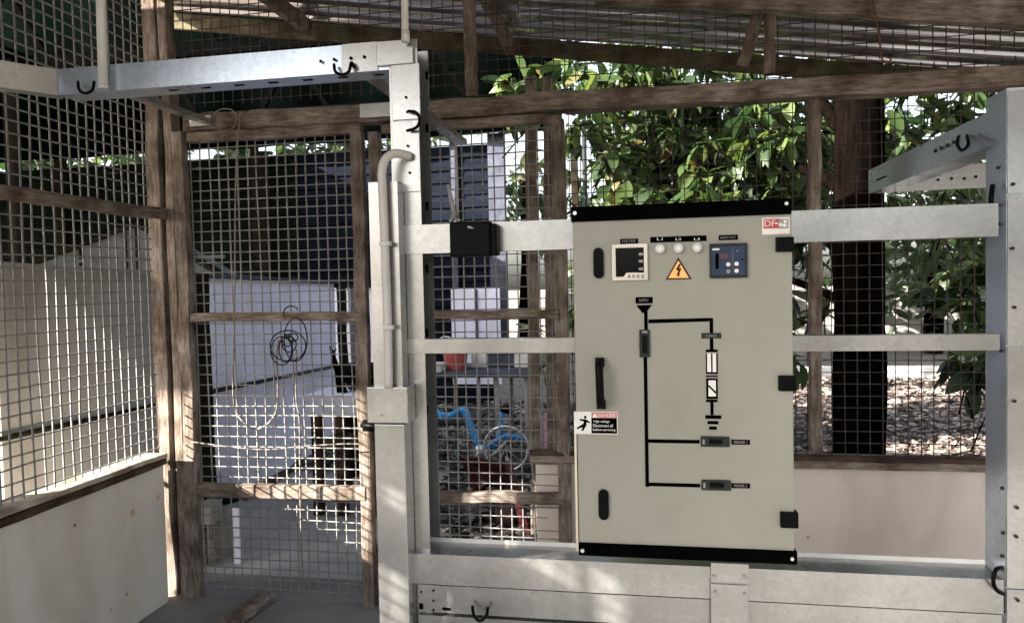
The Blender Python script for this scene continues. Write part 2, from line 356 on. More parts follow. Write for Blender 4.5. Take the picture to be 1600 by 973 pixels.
def text(name, s, px, py, h, Y, m, parent=None, wpx=None):
    cu = bpy.data.curves.new(name, 'FONT'); cu.body = s; cu.align_x = 'CENTER'; cu.align_y = 'CENTER'; cu.extrude = .0002
    to = bpy.data.objects.new('tmp', cu); C.objects.link(to); dg = bpy.context.evaluated_depsgraph_get(); dg.update()
    me = bpy.data.meshes.new_from_object(to.evaluated_get(dg)); bpy.data.objects.remove(to)
    co_ = np.empty(len(me.vertices) * 3); me.vertices.foreach_get('co', co_); co_ = co_.reshape(-1, 3)
    lo, hi = co_.min(0), co_.max(0); sc = h / FP * Y * 1.02 / (hi[1] - lo[1]); sx = sc
    if wpx: sx = wpx / FP * Y * 1.03 / (hi[0] - lo[0])
    co_[:, 0] = (co_[:, 0] - (lo[0] + hi[0]) / 2) * sx; co_[:, 1] = (co_[:, 1] - (lo[1] + hi[1]) / 2) * sc
    me.vertices.foreach_set('co', co_.ravel()); me.update()
    p = P(px, py, Y=Y)
    return link(name, me, m, parent, Matrix.Translation(p) @ Matrix.Rotation(math.pi / 2, 4, 'X'))
def np_mesh(name, V, F, m, parent=None, M=None, smooth=False):
    """V (n,3), F (k,4) or (k,3) int arrays"""
    me = bpy.data.meshes.new(name); V = np.asarray(V, np.float32); F = np.asarray(F, np.int32); k = F.shape[1]
    me.vertices.add(len(V)); me.vertices.foreach_set('co', V.ravel())
    me.loops.add(F.size); me.loops.foreach_set('vertex_index', F.ravel())
    me.polygons.add(len(F)); me.polygons.foreach_set('loop_start', np.arange(0, F.size, k, dtype=np.int32))
    if smooth: me.polygons.foreach_set('use_smooth', np.ones(len(F), bool))
    me.update(calc_edges=True); me.validate()
    return link(name, me, m, parent, M)

def wire_panel(name, O, U, V, lu, lv, parent, m=WIRE, step=.05, r=.0021, skipv=1, wob=.0022, u_off=.01, v_off=.02):
    """welded wire mesh: O corner, U and V unit vectors of the panel, wires as four-sided rods"""
    O, U, V = np.array(O), np.array(U), np.array(V); N = np.cross(U, V)
    vs, fs = [], []
    def rod(p, d, L, off):
        a = np.array([-1, 1, 1, -1]) * r; b = np.array([-1, -1, 1, 1]) * r
        s = np.cross(d, N); k = max(2, int(L / .25)); base = len(vs) * 4 // 4
        st = sum(len(q) for q in vs)
        ph = rng.uniform(0, 6.28)
        bow = rng.normal(0, wob)
        for i in range(k + 1):
            c = p + d * L * i / k + N * off + s * (bow * math.sin(i * .9 + ph)) + N * rng.normal(0, wob * .4)
            vs.append(c + np.outer(a, s) + np.outer(b, N))
        for i in range(k):
            for j in range(4):
                fs.append((st + i * 4 + j, st + i * 4 + (j + 1) % 4, st + i * 4 + 4 + (j + 1) % 4, st + i * 4 + 4 + j))
    x = u_off
    while x < lu: rod(O + U * x, V, lv, 0); x += step
    y = v_off
    while y < lv: rod(O + V * y, U, lu, r * 1.6); y += step * skipv
    o = np_mesh(name, np.concatenate(vs), fs, m, parent); o['kind'] = 'stuff'
    return o

YF, YW, XL = 2.0, 3.2, -2.28     # steel frame, gated timber wall, side wall
zS = 1.5 - .77                   # height of the sill of both low walls

# ================================================================ SETTING
def ground_sheet(name, x0, x1, y0, y1, z, m, n=1, amp=0):
    xs = np.linspace(x0, x1, n + 1); ys = np.linspace(y0, y1, n + 1)
    V = np.array([(x, y, z + amp * (math.sin(x * 1.7 + y) + math.sin(y * 2.3 - x * .7))) for y in ys for x in xs])
    F = [(j * (n + 1) + i, j * (n + 1) + i + 1, (j + 1) * (n + 1) + i + 1, (j + 1) * (n + 1) + i) for j in range(n) for i in range(n)]
    return tag(np_mesh(name, V, F, m), kind='structure')
ground_sheet('ground', -150, 150, -60, 200, -.03, SOIL, 4)
DIM_GROUND = mat('dark ground damping bounce light', (.06, .055, .045), (.10, .092, .08), rough=.95, scale=3, bump=.8, bscale=60, spec=.05)
ground_sheet('bounce_damper', -60, 60, -50, -2.6, -.02, DIM_GROUND, 4)  # added unseen dark ground, cuts light bounced in from behind the camera
box_floor = box('concrete_floor', (-3.0, -2.5, -.2), (3.4, 3.5, 0), CONCF); tag(box_floor, kind='structure')
slab = box('yard_slab', (-3.0, 3.505, -.2), (-.35, 8.8, -.012), mat('pale yard concrete', (.26, .255, .25), (.46, .455, .45), rough=.85, scale=2.2, bump=.5, bscale=22, lo=.3, hi=.7, detail=9)); tag(slab, kind='structure')

# ---------------------------------------------------------------- own roof
def roofz(X): return 2.80 - .15 * X
def make_roof():
    root = empty('corrugated_roof', (0, 2, 2.8), 'weathered zinc roof of ribbed sheets sloping down to the right over the mesh wall', 'roof')
    pitch = .2; x0, x1 = -2.9, 3.2
    nx = 12
    y = -.7; k = 0
    while y < 4.0:
        # one sheet = 4 ribs
        prof = []
        for r_ in range(4):
            b = y + r_ * pitch
            prof += [(b + .004, 0), (b + .118, 0), (b + .136, .04), (b + .188, .042), (b + .1955, .010)]
        prof += [(y + 4 * pitch + .004, 0), (y + 4 * pitch + .03, .0012)]
        V, F = [], []
        for i in range(nx + 1):
            x = x0 + (x1 - x0) * i / nx; sag = .004 * math.sin(i * 1.3)
            V += [(x, a, roofz(x) + h + sag ) for a, h in prof]
        n = len(prof)
        for i in range(nx):
            for j in range(n - 1): F.append((i * n + j, i * n + j + 1, (i + 1) * n + j + 1, (i + 1) * n + j))
        np_mesh('roof_sheet', V, F, ROOF, root)
        y += 4 * pitch; k += 1
    for yy, name, m, h, wd in ((4.12, 'fascia_board', OLIVE, .095, .03), (3.2, 'purlin', WOOD, .09, .05), (1.2, 'purlin', WOOD, .09, .05), (-.8, 'purlin', WOOD, .09, .05)):
        dz = -.012 - h / 2
        beam(name, (x0, yy, roofz(x0) + dz), (x1, yy, roofz(x1) + dz), wd, h, m, root, seg=16)
    return root
roof = make_roof()
# rafters / brackets seen under the roof just beyond the wall
beam('rafter', P(395, -25, Y=3.32), P(482, 46, Y=4.06), .05, .085, WOOD, roof)
beam('rafter', P(752, -20, Y=3.32), P(798, 76, Y=4.06), .05, .075, WOOD, roof)
beam('rafter', (2.2, 3.3, roofz(2.2) - .13), (2.3, 4.05, roofz(2.3) - .1), .05, .08, WOOD, roof)
box('roof_clamp', P(1583, 88, Y=4.05) - Vector((.05, .05, .05)), P(1583, 88, Y=4.05) + Vector((.2, .02, .05)), DARK, roof)

# ---------------------------------------------------------------- gated timber wall (plane Y = 3.2)
wall = empty('mesh_wall', (0, YW, 0), 'brown timber framed wire mesh wall behind the steel frame and cabinet', 'mesh wall')
BW = .07
def hbeam(name, x0, y0a, y0b, x1, y1a, y1b, Y, d, m, parent, **k):
    """timber running along the wall: top and bottom pixel rows at both ends"""
    a = P(x0, (y0a + y0b) / 2, Y=Y); b = P(x1, (y1a + y1b) / 2, Y=Y)
    h = ((P(x0, y0a, Y=Y) - P(x0, y0b, Y=Y)).length + (P(x1, y1a, Y=Y) - P(x1, y1b, Y=Y)).length) / 2
    o = Vector((0, d / 2, 0)); return beam(name, a + o, b + o, d, h, m, parent, **k)
def vbeam(name, xa, xb, y0, y1, Y, d, m, parent, lean=0, **k):
    """upright timber: photo pixel edges at mid height"""
    ym = (y0 + y1) / 2; a = P(xa, ym, Y=Y).x; b = P(xb, ym, Y=Y).x; xm = (xa + xb) / 2
    return beam(name, ((a + b) / 2, Y + d / 2, P(xm, y1, Y=Y).z), ((a + b) / 2 - lean, Y + d / 2, P(xm, y0, Y=Y).z), d, b - a, m, parent, up=Vector((0, -1, 0)), **k) if False else \
        upright(name, (a + b) / 2, lean, Y, b - a, d, P(xm, y1, Y=Y).z, P(xm, y0, Y=Y).z, m, parent, **k)
def upright(name, x, lean, Y, wd, d, z0, z1, m, parent, seg=10):
    p0 = Vector((x, Y + d / 2, z0)); p1 = Vector((x + lean, Y + d / 2, z1))
    return beam(name, p0, p1, wd, d, m, parent, up=Vector((0, -1, 0)), seg=seg)
hbeam('top_beam', 285, 181, 203, 2050, 72, 112, YW - .03, .09, WOOD, wall, seg=34, rough=.003)
hbeam('ledger', 285, 201, 206, 900, 163, 169, YW + .02, .04, WOODD, wall, seg=8, rough=.001)
vbeam('corner_post', 236, 257, -90, 1010, YW + .0, .08, WOOD, wall)
vbeam('jamb', 258, 264, -90, 1010, YW + .03, .05, WOODD, wall)  # dark strip standing in for the shaded gap beside the corner post
vbeam('jamb', 264, 277.5, -90, 1010, YW + .0, .07, WOOD, wall)
vbeam('wall_post', 1266, 1284, 130, 706, YW + .01, .06, WOOD, wall)
vbeam('wall_post', 868, 888, 186, 980, YW + .01, .06, WOOD, wall)
vbeam('upper_post', 725, 742, -30, 150, YW + .0, .05, WOOD, wall)
vbeam('upper_post', 1196, 1212, -20, 114, YW + .0, .05, WOOD, wall)
beam('diagonal_brace', P(1188, 10, Y=YW + .06), P(1160, 106, Y=YW + .06), .04, .05, WOOD, wall)
beam('top_plate', P(930, -14, Y=YW - .06), P(2050, 46, Y=YW - .06), .05, .10, WOOD, wall, seg=20)
# low plaster wall with its sill on the right
xw0 = P(838, 800, Y=YW + .04).x
box('plaster_base', (xw0, YW + .045, 0), (2.9, YW + .17, zS - .03), PLAST, wall, bevel=.004)
beam('sill_board', (xw0 - .02, YW + .08, zS - .012), (2.9, YW + .08, zS - .012), .15, .034, WOOD, wall, seg=20, rough=.0015)
beam('sill_batten', (xw0 - .02, YW + .02, zS + .012), (2.9, YW + .02, zS + .012), .03, .022, WOODD, wall, seg=20, rough=.001)
zb = P(900, 150, Y=YW).z + .06
xg0, xg1 = P(278, 500, Y=YW).x, P(888, 500, Y=YW).x
wire_panel('wire_mesh', (xg1, YW + .07, zS), (1, 0, 0), (0, 0, 1), 2.9 - xg1, zb - zS, wall, WIRED, r=.0018)
wire_panel('wire_mesh', (XL, YW + .055, zb + .02), (1, 0, 0), (0, 0, 1), 5.2, 1.0, wall, WIRED, r=.0018)

# ---------------------------------------------------------------- gate leaves
def make_gate(label, xs, rails, mx0, mx1, hinge_post):
    base = P((mx0 + mx1) / 2, 960, Y=YW)
    g = empty('mesh_gate', (base.x, YW, 0), label, 'gate', 'timber framed wire mesh gates')
    zt = P((mx0 + mx1) / 2, 200, Y=YW).z
    for (a, b, nm) in xs:
        vbeam(nm, a, b, 205, 1010, YW, .045, WOOD, g)
    for (x0, a0, b0, x1, a1, b1) in rails:
        hbeam('rail', x0, a0, b0, x1, a1, b1, YW - .004, .045, WOOD, g)
    X0, X1 = P(mx0, 600, Y=YW).x, P(mx1, 600, Y=YW).x
    wire_panel('wire_mesh', (X0 - .03, YW + .05, .02), (1, 0, 0), (0, 0, 1), X1 - X0 + .06, zt - .02, g, WIRE, r=.0026, wob=.004)
    return g
g1 = make_gate('left mesh gate leaf of brown timber with a loop of grey cable hanging on it',
    [(279.5, 300, 'stile'), (557, 576, 'stile')], [(292, 206, 223, 562, 191, 208), (296, 489, 503, 564, 488, 501), (304, 756, 778, 570, 762, 781)], 292, 566, True)
g2 = make_gate('right mesh gate leaf between the steel post and the grey cabinet',
    [(586, 602, 'stile')], [(595, 192, 208, 872, 177, 191), (600, 485, 499, 872, 484, 497), (604, 768, 784, 880, 771, 788)], 600, 872, False)

# ---------------------------------------------------------------- side wall (plane X = -2.28)
side = empty('mesh_wall', (XL, 1.4, 0), 'side wall of wire mesh over a low cream plaster base at the left', 'mesh wall')
box('plaster_base', (XL - .12, -.9, 0), (XL - .005, YW - .06, zS - .05), PLAST_L, side, bevel=.004)
zsl = P(100, 752, X=XL).z
beam('sill_board', (XL - .05, -.9, zS - .012), (XL - .05, YW - .06, zS - .012), .14, .022, WOODP, side, seg=24, rough=.0015)
beam('sill_batten', (XL - .03, -.9, zS - .042), (XL - .03, YW - .06, zS - .042), .09, .032, WOODD, side, seg=24, rough=.0015)
pm0, pm1 = P(0, 304, X=XL), P(250, 333, X=XL)
ext = (pm0 - pm1).normalized() * 1.6
beam('rail', pm0 + ext, pm1 + Vector((0, .12, 0)), .04, .05, WOOD, side, seg=22, rough=.004)
wire_panel('wire_mesh', (XL - .028, -.4, zS + .005), (0, 1, 0), (0, 0, 1), YW + .34, 2.3, side, WIRE, r=.0027, wob=.004)

# added sun blocker, out of view; its gaps are placed to throw sun patches
scr = empty('sun_blocker', (-3.2, -.6, 0), 'added unseen sun blocker of boards outside the side wall, gaps shaping the sun patches', 'sun blocker')
gaps = [(.35, .42, 2.20, 2.26), (.36, .43, 1.80, 2.02), (.05, .11, 2.18, 2.34), (.13, .23, 2.22, 2.36), (.97, 1.10, 2.80, 3.02), (1.585, 1.65, 1.68, 2.00), (1.65, 1.725, 1.62, 1.96),
        ]
cuts = sorted({-1.2, 1.90} | {round(-1.2 + .15 * k, 3) for k in range(21) if not any(g[0] < -1.2 + .15 * k < g[1] for g in gaps)} | {g[0] for g in gaps} | {g[1] for g in gaps})
for ya, yb in zip(cuts[:-1], cuts[1:]):
    zz = [0.0] + [v for g in sorted((g for g in gaps if g[0] <= ya + 1e-4 and g[1] >= yb - 1e-4), key=lambda g: g[2]) for v in (g[2], g[3])] + [4.1]
    for k in range(0, len(zz), 2): box('board', (-3.22, ya + .0005, zz[k]), (-3.2, yb - .0005, zz[k + 1]), WOODD, scr)

# ================================================================ STEEL FRAME
steel = empty('steel_frame', (P(640, 900, Y=YF).x, YF, 0), 'galvanised steel frame of channels carrying the grey cabinet', 'steel frame')
def channel(name, p0, p1, web_dir, fl_dir, webw, flw, m, parent, t=.003, lip=.012, holes=False):
    """C profile: web spans webw along web_dir, flanges reach flw along fl_dir, with lips"""
    p0, p1 = Vector(p0), Vector(p1); wd, fd = Vector(web_dir).normalized(), Vector(fl_dir).normalized()
    h = webw / 2; prof = [(-h + lip, flw), (-h, flw), (-h, 0), (h, 0), (h, flw), (h - lip, flw)]
    inner = [(-h + lip, flw - t), (-h + t, flw - t), (-h + t, t), (h - t, t), (h - t, flw - t), (h - lip, flw - t)]
    loop = prof + inner[::-1]
    bm = bmesh.new(); A = [bm.verts.new(p0 + wd * a + fd * b) for a, b in loop]; B = [bm.verts.new(p1 + wd * a + fd * b) for a, b in loop]
    n = len(loop)
    for i in range(n): bm.faces.new((A[i], A[(i + 1) % n], B[(i + 1) % n], B[i]))
    k = len(prof)
    for i in range(k - 1):
        for S in (A, B): bm.faces.new((S[i], S[i + 1], S[n - 2 - i], S[n - 1 - i]))
    bmesh.ops.recalc_face_normals(bm, faces=bm.faces[:])
    c = (p0 + p1) / 2
    bmesh.ops.translate(bm, verts=bm.verts[:], vec=-c)
    return bm_obj(name, bm, m, parent, Matrix.Translation(c))
def bolt(p, d=Vector((0, -1, 0)), r=.006, m=None, parent=None):
    d = Vector(d).normalized(); bm = bmesh.new(); add_tube(bm, [p, p + d * .006], r, 6); return bm_obj('bolt', bm, m or SCREW, parent)
def holes(pts, Y, parent, r=2.2):
    for x, y in pts: disc('bolt_hole', x, y, r, Y - .0015, .001, BLKM, parent, 10)

# left post: C channel open to the right
xl, xr = P(613, 300, Y=YF).x, P(657.5, 300, Y=YF).x
wp = xr - xl; zt = P(640, 62, Y=YF).z
channel('post', (xl, YF + .055, 0), (xl, YF + .055, zt), (0, 1, 0), (1, 0, 0), .11, wp, GALV, steel, lip=.004)
# pattern of slots on the back flange
for yy in (118, 200, 322, 420, 520, 640, 720, 770, 815):
    p = P(667, yy, Y=YF + .105); box('slot', (p.x - .004, YF + .1045, p.z - .012), (p.x + .004, YF + .106, p.z + .012), BLKM, steel)
plate('cap_plate', 588, 63, 645, 101, YF - .012, .011, GALV, steel, .0015)
plate('joint_plate', 612, 100, 656, 187, YF - .006, .005, GALV, steel, .001)
plate('joint_plate', 613, 189, 656, 300, YF - .006, .005, GALV, steel, .001)
holes([(634, 152), (636, 175), (636, 204), (637, 228), (640, 270), (640, 89)], YF - .008, steel, 2)
# arm to the left
za1, za0 = P(590, 66, Y=YF).z, P(540, 114, Y=YF).z
xa0, xa1 = P(90, 110, Y=YF).x, P(640, 90, Y=YF).x
zam = (za1 + za0) / 2; ha = za1 - za0
channel('arm', (xa0, YF + .001, zam), (xa1 - .02, YF + .001, zam), (0, 0, 1), (0, 1, 0), ha, .085, GALVB, steel)
plate('splice_plate', 534, 67, 590, 113, YF - .004, .004, GALV, steel, .001)
holes([(501, 96), (522, 93), (548, 91), (569, 89)], YF - .006, steel, 2.4)
for k in range(9):
    x = xa0 + .35 + k * .11; box('slot', (x, YF + .035, zam - ha / 2 - .0015), (x + .03, YF + .045, zam - ha / 2 - .0005), BLKM, steel)
# return piece at the far left, coming towards the camera
cnr = Vector((P(96, 130, Y=YF).x, YF + .02, zam))
d = Vector((-.60, -.80, 0))
channel('arm', cnr + Vector((-.004, 0, 0)), cnr + d * 1.1, (0, 0, 1), Vector((-.80, .60, 0)), ha * 1.0, .05, GALV, steel)
# struts from the arm to the timber wall
def strut(p0, p1, w_, m=GALV):
    ax = (p1 - p0).normalized(); side_ = ax.cross(Vector((0, 0, 1))).normalized()
    channel('strut', p0, p1, side_, (0, 0, 1), w_, .022, m, steel, lip=.008)
strut(P(172, 140, Y=YF + .05), P(318, 192, Y=YW - .035), .05)
strut(P(556, 104, Y=YF + .02), Vector((P(556, 104, Y=YF).x + .02, YW - .035, P(556, 104, Y=YF).z - .01)), .05)
# brown-grey end piece of channel lying against the top beam
plate('wall_bracket', 562, 161, 613, 183, YW - .045, .012, GALV, steel, .001)
plate('wall_bracket', 296, 181, 330, 197, YW - .045, .012, GALV, steel, .001)
# rails
def hrail(name, pxs, Y, d, m, parent, bevel=.002):
    (x0, a0, b0), (x1, a1, b1) = pxs
    p0, p1 = P(x0, (a0 + b0) / 2, Y=Y), P(x1, (a1 + b1) / 2, Y=Y)
    h = ((P(x0, a0, Y=Y) - P(x0, b0, Y=Y)).length + (P(x1, a1, Y=Y) - P(x1, b1, Y=Y)).length) / 2
    z = (p0.z + p1.z) / 2
    return channel(name, (p0.x, Y, z), (p1.x, Y, z), (0, 0, 1), (0, 1, 0), h, d, m, parent, t=.0025, lip=.01)
hrail('rail', ((628, 352, 399), (1560, 318, 367)), YF - .004, .04, GALV, steel)
hrail('rail', ((632, 530, 553), (1562, 522, 546)), YF - .004, .04, GALV, steel)
# bottom channels, stacked
zc0, zc1 = P(1000, 929, Y=YF - .02).z, P(1000, 880, Y=YF - .02).z
xb0, xb1 = P(650, 890, Y=YF).x, P(1562, 930, Y=YF).x
channel('base_channel', (xb0, YF - .02, (zc0 + zc1) / 2), (xb1, YF - .02, (zc0 + zc1) / 2), (0, 0, 1), (0, 1, 0), zc1 - zc0, .10, GALV, steel)
box('edge_strip', (xb0 + .002, YF + .082, zc1 - .001), (xb1, YF + .086, zc1 + .012), WHT, steel)
zd0, zd1 = zc0 - .085, zc0 - .006
channel('base_channel', (xb0 + .01, YF - .012, (zd0 + zd1) / 2), (xb1, YF - .012, (zd0 + zd1) / 2), (0, 0, 1), (0, 1, 0), zd1 - zd0, .09, GALV, steel)
ze1 = zd0 - .006
channel('base_channel', (xb0 + .01, YF - .02, ze1 - .06), (xb1, YF - .02, ze1 - .06), (0, 0, 1), (0, 1, 0), .12, .10, GALV, steel)
holes([(658, 924), (677, 922), (677, 938), (677, 953)], YF - .013, steel, 1.8)
plate('slot', 655, 942, 661, 951, YF - .0140, .001, BLKM, steel); plate('slot', 691, 949, 704, 953, YF - .0140, .001, BLKM, steel)
# centre stub with two bolted plates
plate('stub_post', 1112, 886, 1169, 1100, YF - .032, .011, GALV, steel, .001)
plate('joint_plate', 1111, 880, 1170, 910, YF - .037, .004, GALV, steel, .001)
plate('joint_plate', 1111, 913, 1170, 1010, YF - .037, .004, GALV, steel, .001)
for x, y in ((1116, 900), (1163, 901), (1118, 925), (1164, 928)): bolt(P(x, y, Y=YF - .037), r=.0055, m=CHROME, parent=steel)
pprism('gusset', [(672, 857), (704, 843), (704, 866), (672, 868)], YF + .12, .003, GALV, steel)
# right post: C channel whose web faces left
xr0 = P(1572, 500, Y=YF).x
wpr = .13
zt2 = P(1575, 138, Y=YF).z
channel('post', (xr0, YF + .055, 0), (xr0, YF + .055, zt2), (0, 1, 0), (1, 0, 0), .11, wpr, GALVB, steel, lip=.02)
for (a, b) in ((141, 302), (304, 539), (541, 919), (921, 1200)):
    z1_, z0_ = P(1590, a, Y=YF - .006).z, P(1590, b, Y=YF - .006).z
    box('joint_plate', (xr0 + .001, YF - .0062, z0_), (xr0 + wpr, YF - .001, z1_), GALV, steel, .001)
for x, y in ((1582, 288), (1581, 388), (1584, 626), (1587, 837), (1589, 936), (1584, 480), (1588, 792)):
    bolt(P(x, y, Y=YF - .007), r=.0045, m=DGREY, parent=steel)
def sidept(x, y): return P(x, y, X=xr0)      # on the web that faces left
for x, y in ((1562, 262), (1562, 320), (1562, 350), (1566, 548), (1568, 762), (1569, 832), (1568, 868), (1569, 955)):
    p = sidept(x, y); bolt(p - Vector((.0005, 0, 0)), (-1, 0, 0), .0045, DGREY, steel)
# right arm running back to the timber wall
pa, pb = P(1571, 150, X=xr0), P(1357, 274, X=xr0)
zA = P(1571, 150, X=xr0).z; zB = P(1357, 274, X=xr0).z; hb = P(1357, 275, X=xr0 ).z - P(1357, 311, X=xr0).z
za_ = (zA + zB) / 2
channel('arm', (xr0 + .0, YF + .11, za_ - hb / 2), (xr0 + .0, pb.y, za_ - hb / 2), (0, 0, 1), (1, 0, 0), hb, .085, GALVB, steel)
print('right arm', pa, pb, xr0, hb)
for y_ in (pb.y - .20, pb.y - .16, pb.y - .12): box('slot', (xr0 - .002, y_ - .014, za_ - hb * .60), (xr0 - .0008, y_ + .014, za_ - hb * .54), BLKM, steel)
for k in range(4): bolt(Vector((xr0, YF + .30 + k * .045, za_ - hb * .45)), (-1, 0, 0), .006, DGREY, steel)
# beige cross channel behind the arm
plate('cross_channel', 1392, 258, 1549, 296, YW - .06, .035, GALV, steel, .002)
holes([(1466, 281), (1487, 279), (1507, 279), (1525, 276), (1545, 274)], YW - .062, steel, 2.4)
# black hooks
def hook(pts, r=.0045):
    tube('wire_hook', smooth_path(pts, 5), r, BLK, steel, 8)
hook([P(522, 101, Y=YF - .015), P(524, 112, Y=YF - .03), P(534, 117, Y=YF - .035), P(545, 112, Y=YF - .03), P(549, 98, Y=YF - .015), P(553, 106, Y=YF - .02)])
hook([P(122, 128, Y=YF - .015), P(124, 141, Y=YF - .03), P(134, 146, Y=YF - .035), P(144, 141, Y=YF - .03), P(147, 128, Y=YF - .015)])
hook([P(638, 174, Y=YF - .015), P(650, 176, Y=YF - .03), P(656, 187, Y=YF - .035), P(651, 199, Y=YF - .03), P(638, 204, Y=YF - .015)])
hook([P(738, 946, Y=YF - .03), P(741, 962, Y=YF - .05), P(750, 969, Y=YF - .055), P(760, 961, Y=YF - .05), P(762, 948, Y=YF - .03)])
hook([P(1498, 213, X=xr0 - .015), P(1496, 226, X=xr0 - .03), P(1503, 235, X=xr0 - .03), P(1513, 226, X=xr0 - .03), P(1511, 212, X=xr0 - .015)])
hook([P(1566, 886, Y=YF - .02), P(1556, 890, Y=YF - .04), P(1552, 908, Y=YF - .045), P(1558, 922, Y=YF - .04), P(1568, 927, Y=YF - .02)], .005)
hook([P(1551, 290, X=xr0 - .012), P(1549, 305, X=xr0 - .025), P(1549, 318, X=xr0 - .025), P(1556, 322, X=xr0 - .012)], .006)

# trunking on the left post and its lower duct
trunk = empty('cable_trunking', (P(610, 900, Y=1.93).x, 1.93, 0), 'galvanised cable trunking fixed to the left face of the steel post', 'cable trunking')
a, b, c, dd = rect(580, 284, 625, 606, 1.945); 
channel('cover', ((a + b) / 2, 1.945, c), ((a + b) / 2, 1.945, dd), (1, 0, 0), (0, 1, 0), b - a, .05, GALV, trunk)
box('cover_lid', (a, 1.946, dd - .002), (b, 1.995, dd), GALV, trunk)
plate('end_box', 573, 605, 637, 661, 1.925, .07, GALV, trunk, .002)
plate('duct', 591, 663, 638, 1120, 1.93, .065, GALV, trunk, .002)
bolt(P(596, 648, Y=1.925), r=.003, m=CHROME, parent=trunk)
# conduits
pipe = empty('conduit_pipe', P(600, 600, Y=1.93), 'cream plastic conduit bent over the top of the steel trunking', 'pipe')
tube('pipe', smooth_path([P(607, 606, Y=1.925), P(606, 520, Y=1.925), P(602, 400, Y=1.925), P(598, 300, Y=1.925), P(597, 268, Y=1.925), P(603, 248, Y=1.93), P(618, 240, Y=1.95), P(640, 244, Y=1.985)], 6), .0122, PVC, pipe, 14)
plate('clamp', 592, 377, 609, 384, 1.91, .02, PVC, pipe, .002); plate('clamp', 598, 508, 614, 515, 1.91, .02, PVC, pipe, .002)
pr = empty('conduit_pipe', P(635, 62, Y=1.97), 'cream conduit rising from the square cap plate on the steel post', 'pipe')
tube('pipe', [P(633, 66, Y=1.965), P(630, -260, Y=1.965)], .0098, PVC, pr, 14); tube('socket', [P(634, 66, Y=1.965), P(633.5, 48, Y=1.965)], [.0125, .0105], PVC, pr, 14)
pl_ = empty('conduit_pipe', P(158, 135, Y=1.97), 'white conduit rising at the far left end of the steel arm', 'pipe')
tube('pipe', [P(161, 134, Y=1.975), P(150, -260, Y=1.975)], .0135, WHT, pl_, 14)
tube('end_cap', [P(161.2, 138, Y=1.975), P(161, 133, Y=1.975)], .0150, WHT, pl_, 14)

# ---------------------------------------------------------------- gate latch and hanging cables
latch = empty('gate_latch', P(582, 664, Y=YW - .05), 'small black gate latch beside the bottom of the plate box', 'latch')
tube('bolt_bar', [P(564, 664, Y=YW - .05), P(601, 667, Y=YW - .05)], .011, BLK, latch); plate('latch_plate', 566, 656, 588, 674, YW - .03, .02, BLK, latch, .003)
cb1 = empty('hanging_cable', P(370, 180, Y=YW - .05), 'long grey cable hanging in a wide loop down the left gate leaf', 'cable')
tube('cable', smooth_path([P(x, y, Y=YW - .045 - .02 * (i % 2)) for i, (x, y) in enumerate(((376, 178), (372, 215), (368, 300), (367, 420), (366, 520), (364, 600), (368, 640), (384, 663), (402, 670), (420, 660), (432, 640), (434, 600), (432, 560), (436, 530)))], 6), .0038, CABLE, cb1)
tube('cable', smooth_path([P(x, y, Y=YW - .05) for x, y in ((336, 200), (334, 180), (345, 171), (362, 172), (370, 184), (366, 198), (348, 206), (338, 198))], 5), .0028, CABLE, cb1)
cb2 = empty('cable_coil', P(450, 540, Y=YW - .05), 'tangled coil of dark cable tied to the middle rail of the gate', 'cable')
def loop(cx, cy, rx, ry, a0, turns, Y, n=26): return [P(cx + rx * math.cos(a0 + turns * 6.283 * k / n), cy + ry * math.sin(a0 + turns * 6.283 * k / n), Y=Y + .006 * math.sin(k)) for k in range(n + 1)]
for args in ((450, 540, 28, 24, 0, 1), (440, 548, 17, 22, 1, 1), (462, 530, 18, 34, .4, 1), (452, 538, 11, 12, .2, 2), (449, 532, 9, 9, 0, 2), (458, 527, 8, 6, 0, 2), (455, 490, 12, 12, 2.6, .5), (446, 545, 10, 20, 0, 1)):
    tube('coil_turn', loop(*args, YW - .055), .0030, DARK, cb2, 6)
tube('cable_end', smooth_path([P(x, y, Y=YW - .055) for x, y in ((463, 545), (463, 580), (463, 625), (468, 660), (469, 760), (471, 850), (475, 925))], 6), .0040, CABLE, cb2)
tube('cable_end', smooth_path([P(x, y, Y=YW - .055) for x, y in ((300, 690), (330, 694), (370, 699), (420, 702), (470, 697), (540, 693), (566, 694))], 5), .0026, CABLE, cb2)
rw = empty('rusty_wire', P(1366, -5, Y=YW - .09), 'rusty wire hanging from the roof plate at the upper right', 'wire')
tube('wire', smooth_path([P(x, y, Y=YW - .1) for x, y in ((1362, -8), (1368, 25), (1374, 60), (1378, 92), (1386, 99), (1392, 93), (1384, 88))], 6), .0035, RUST, rw)

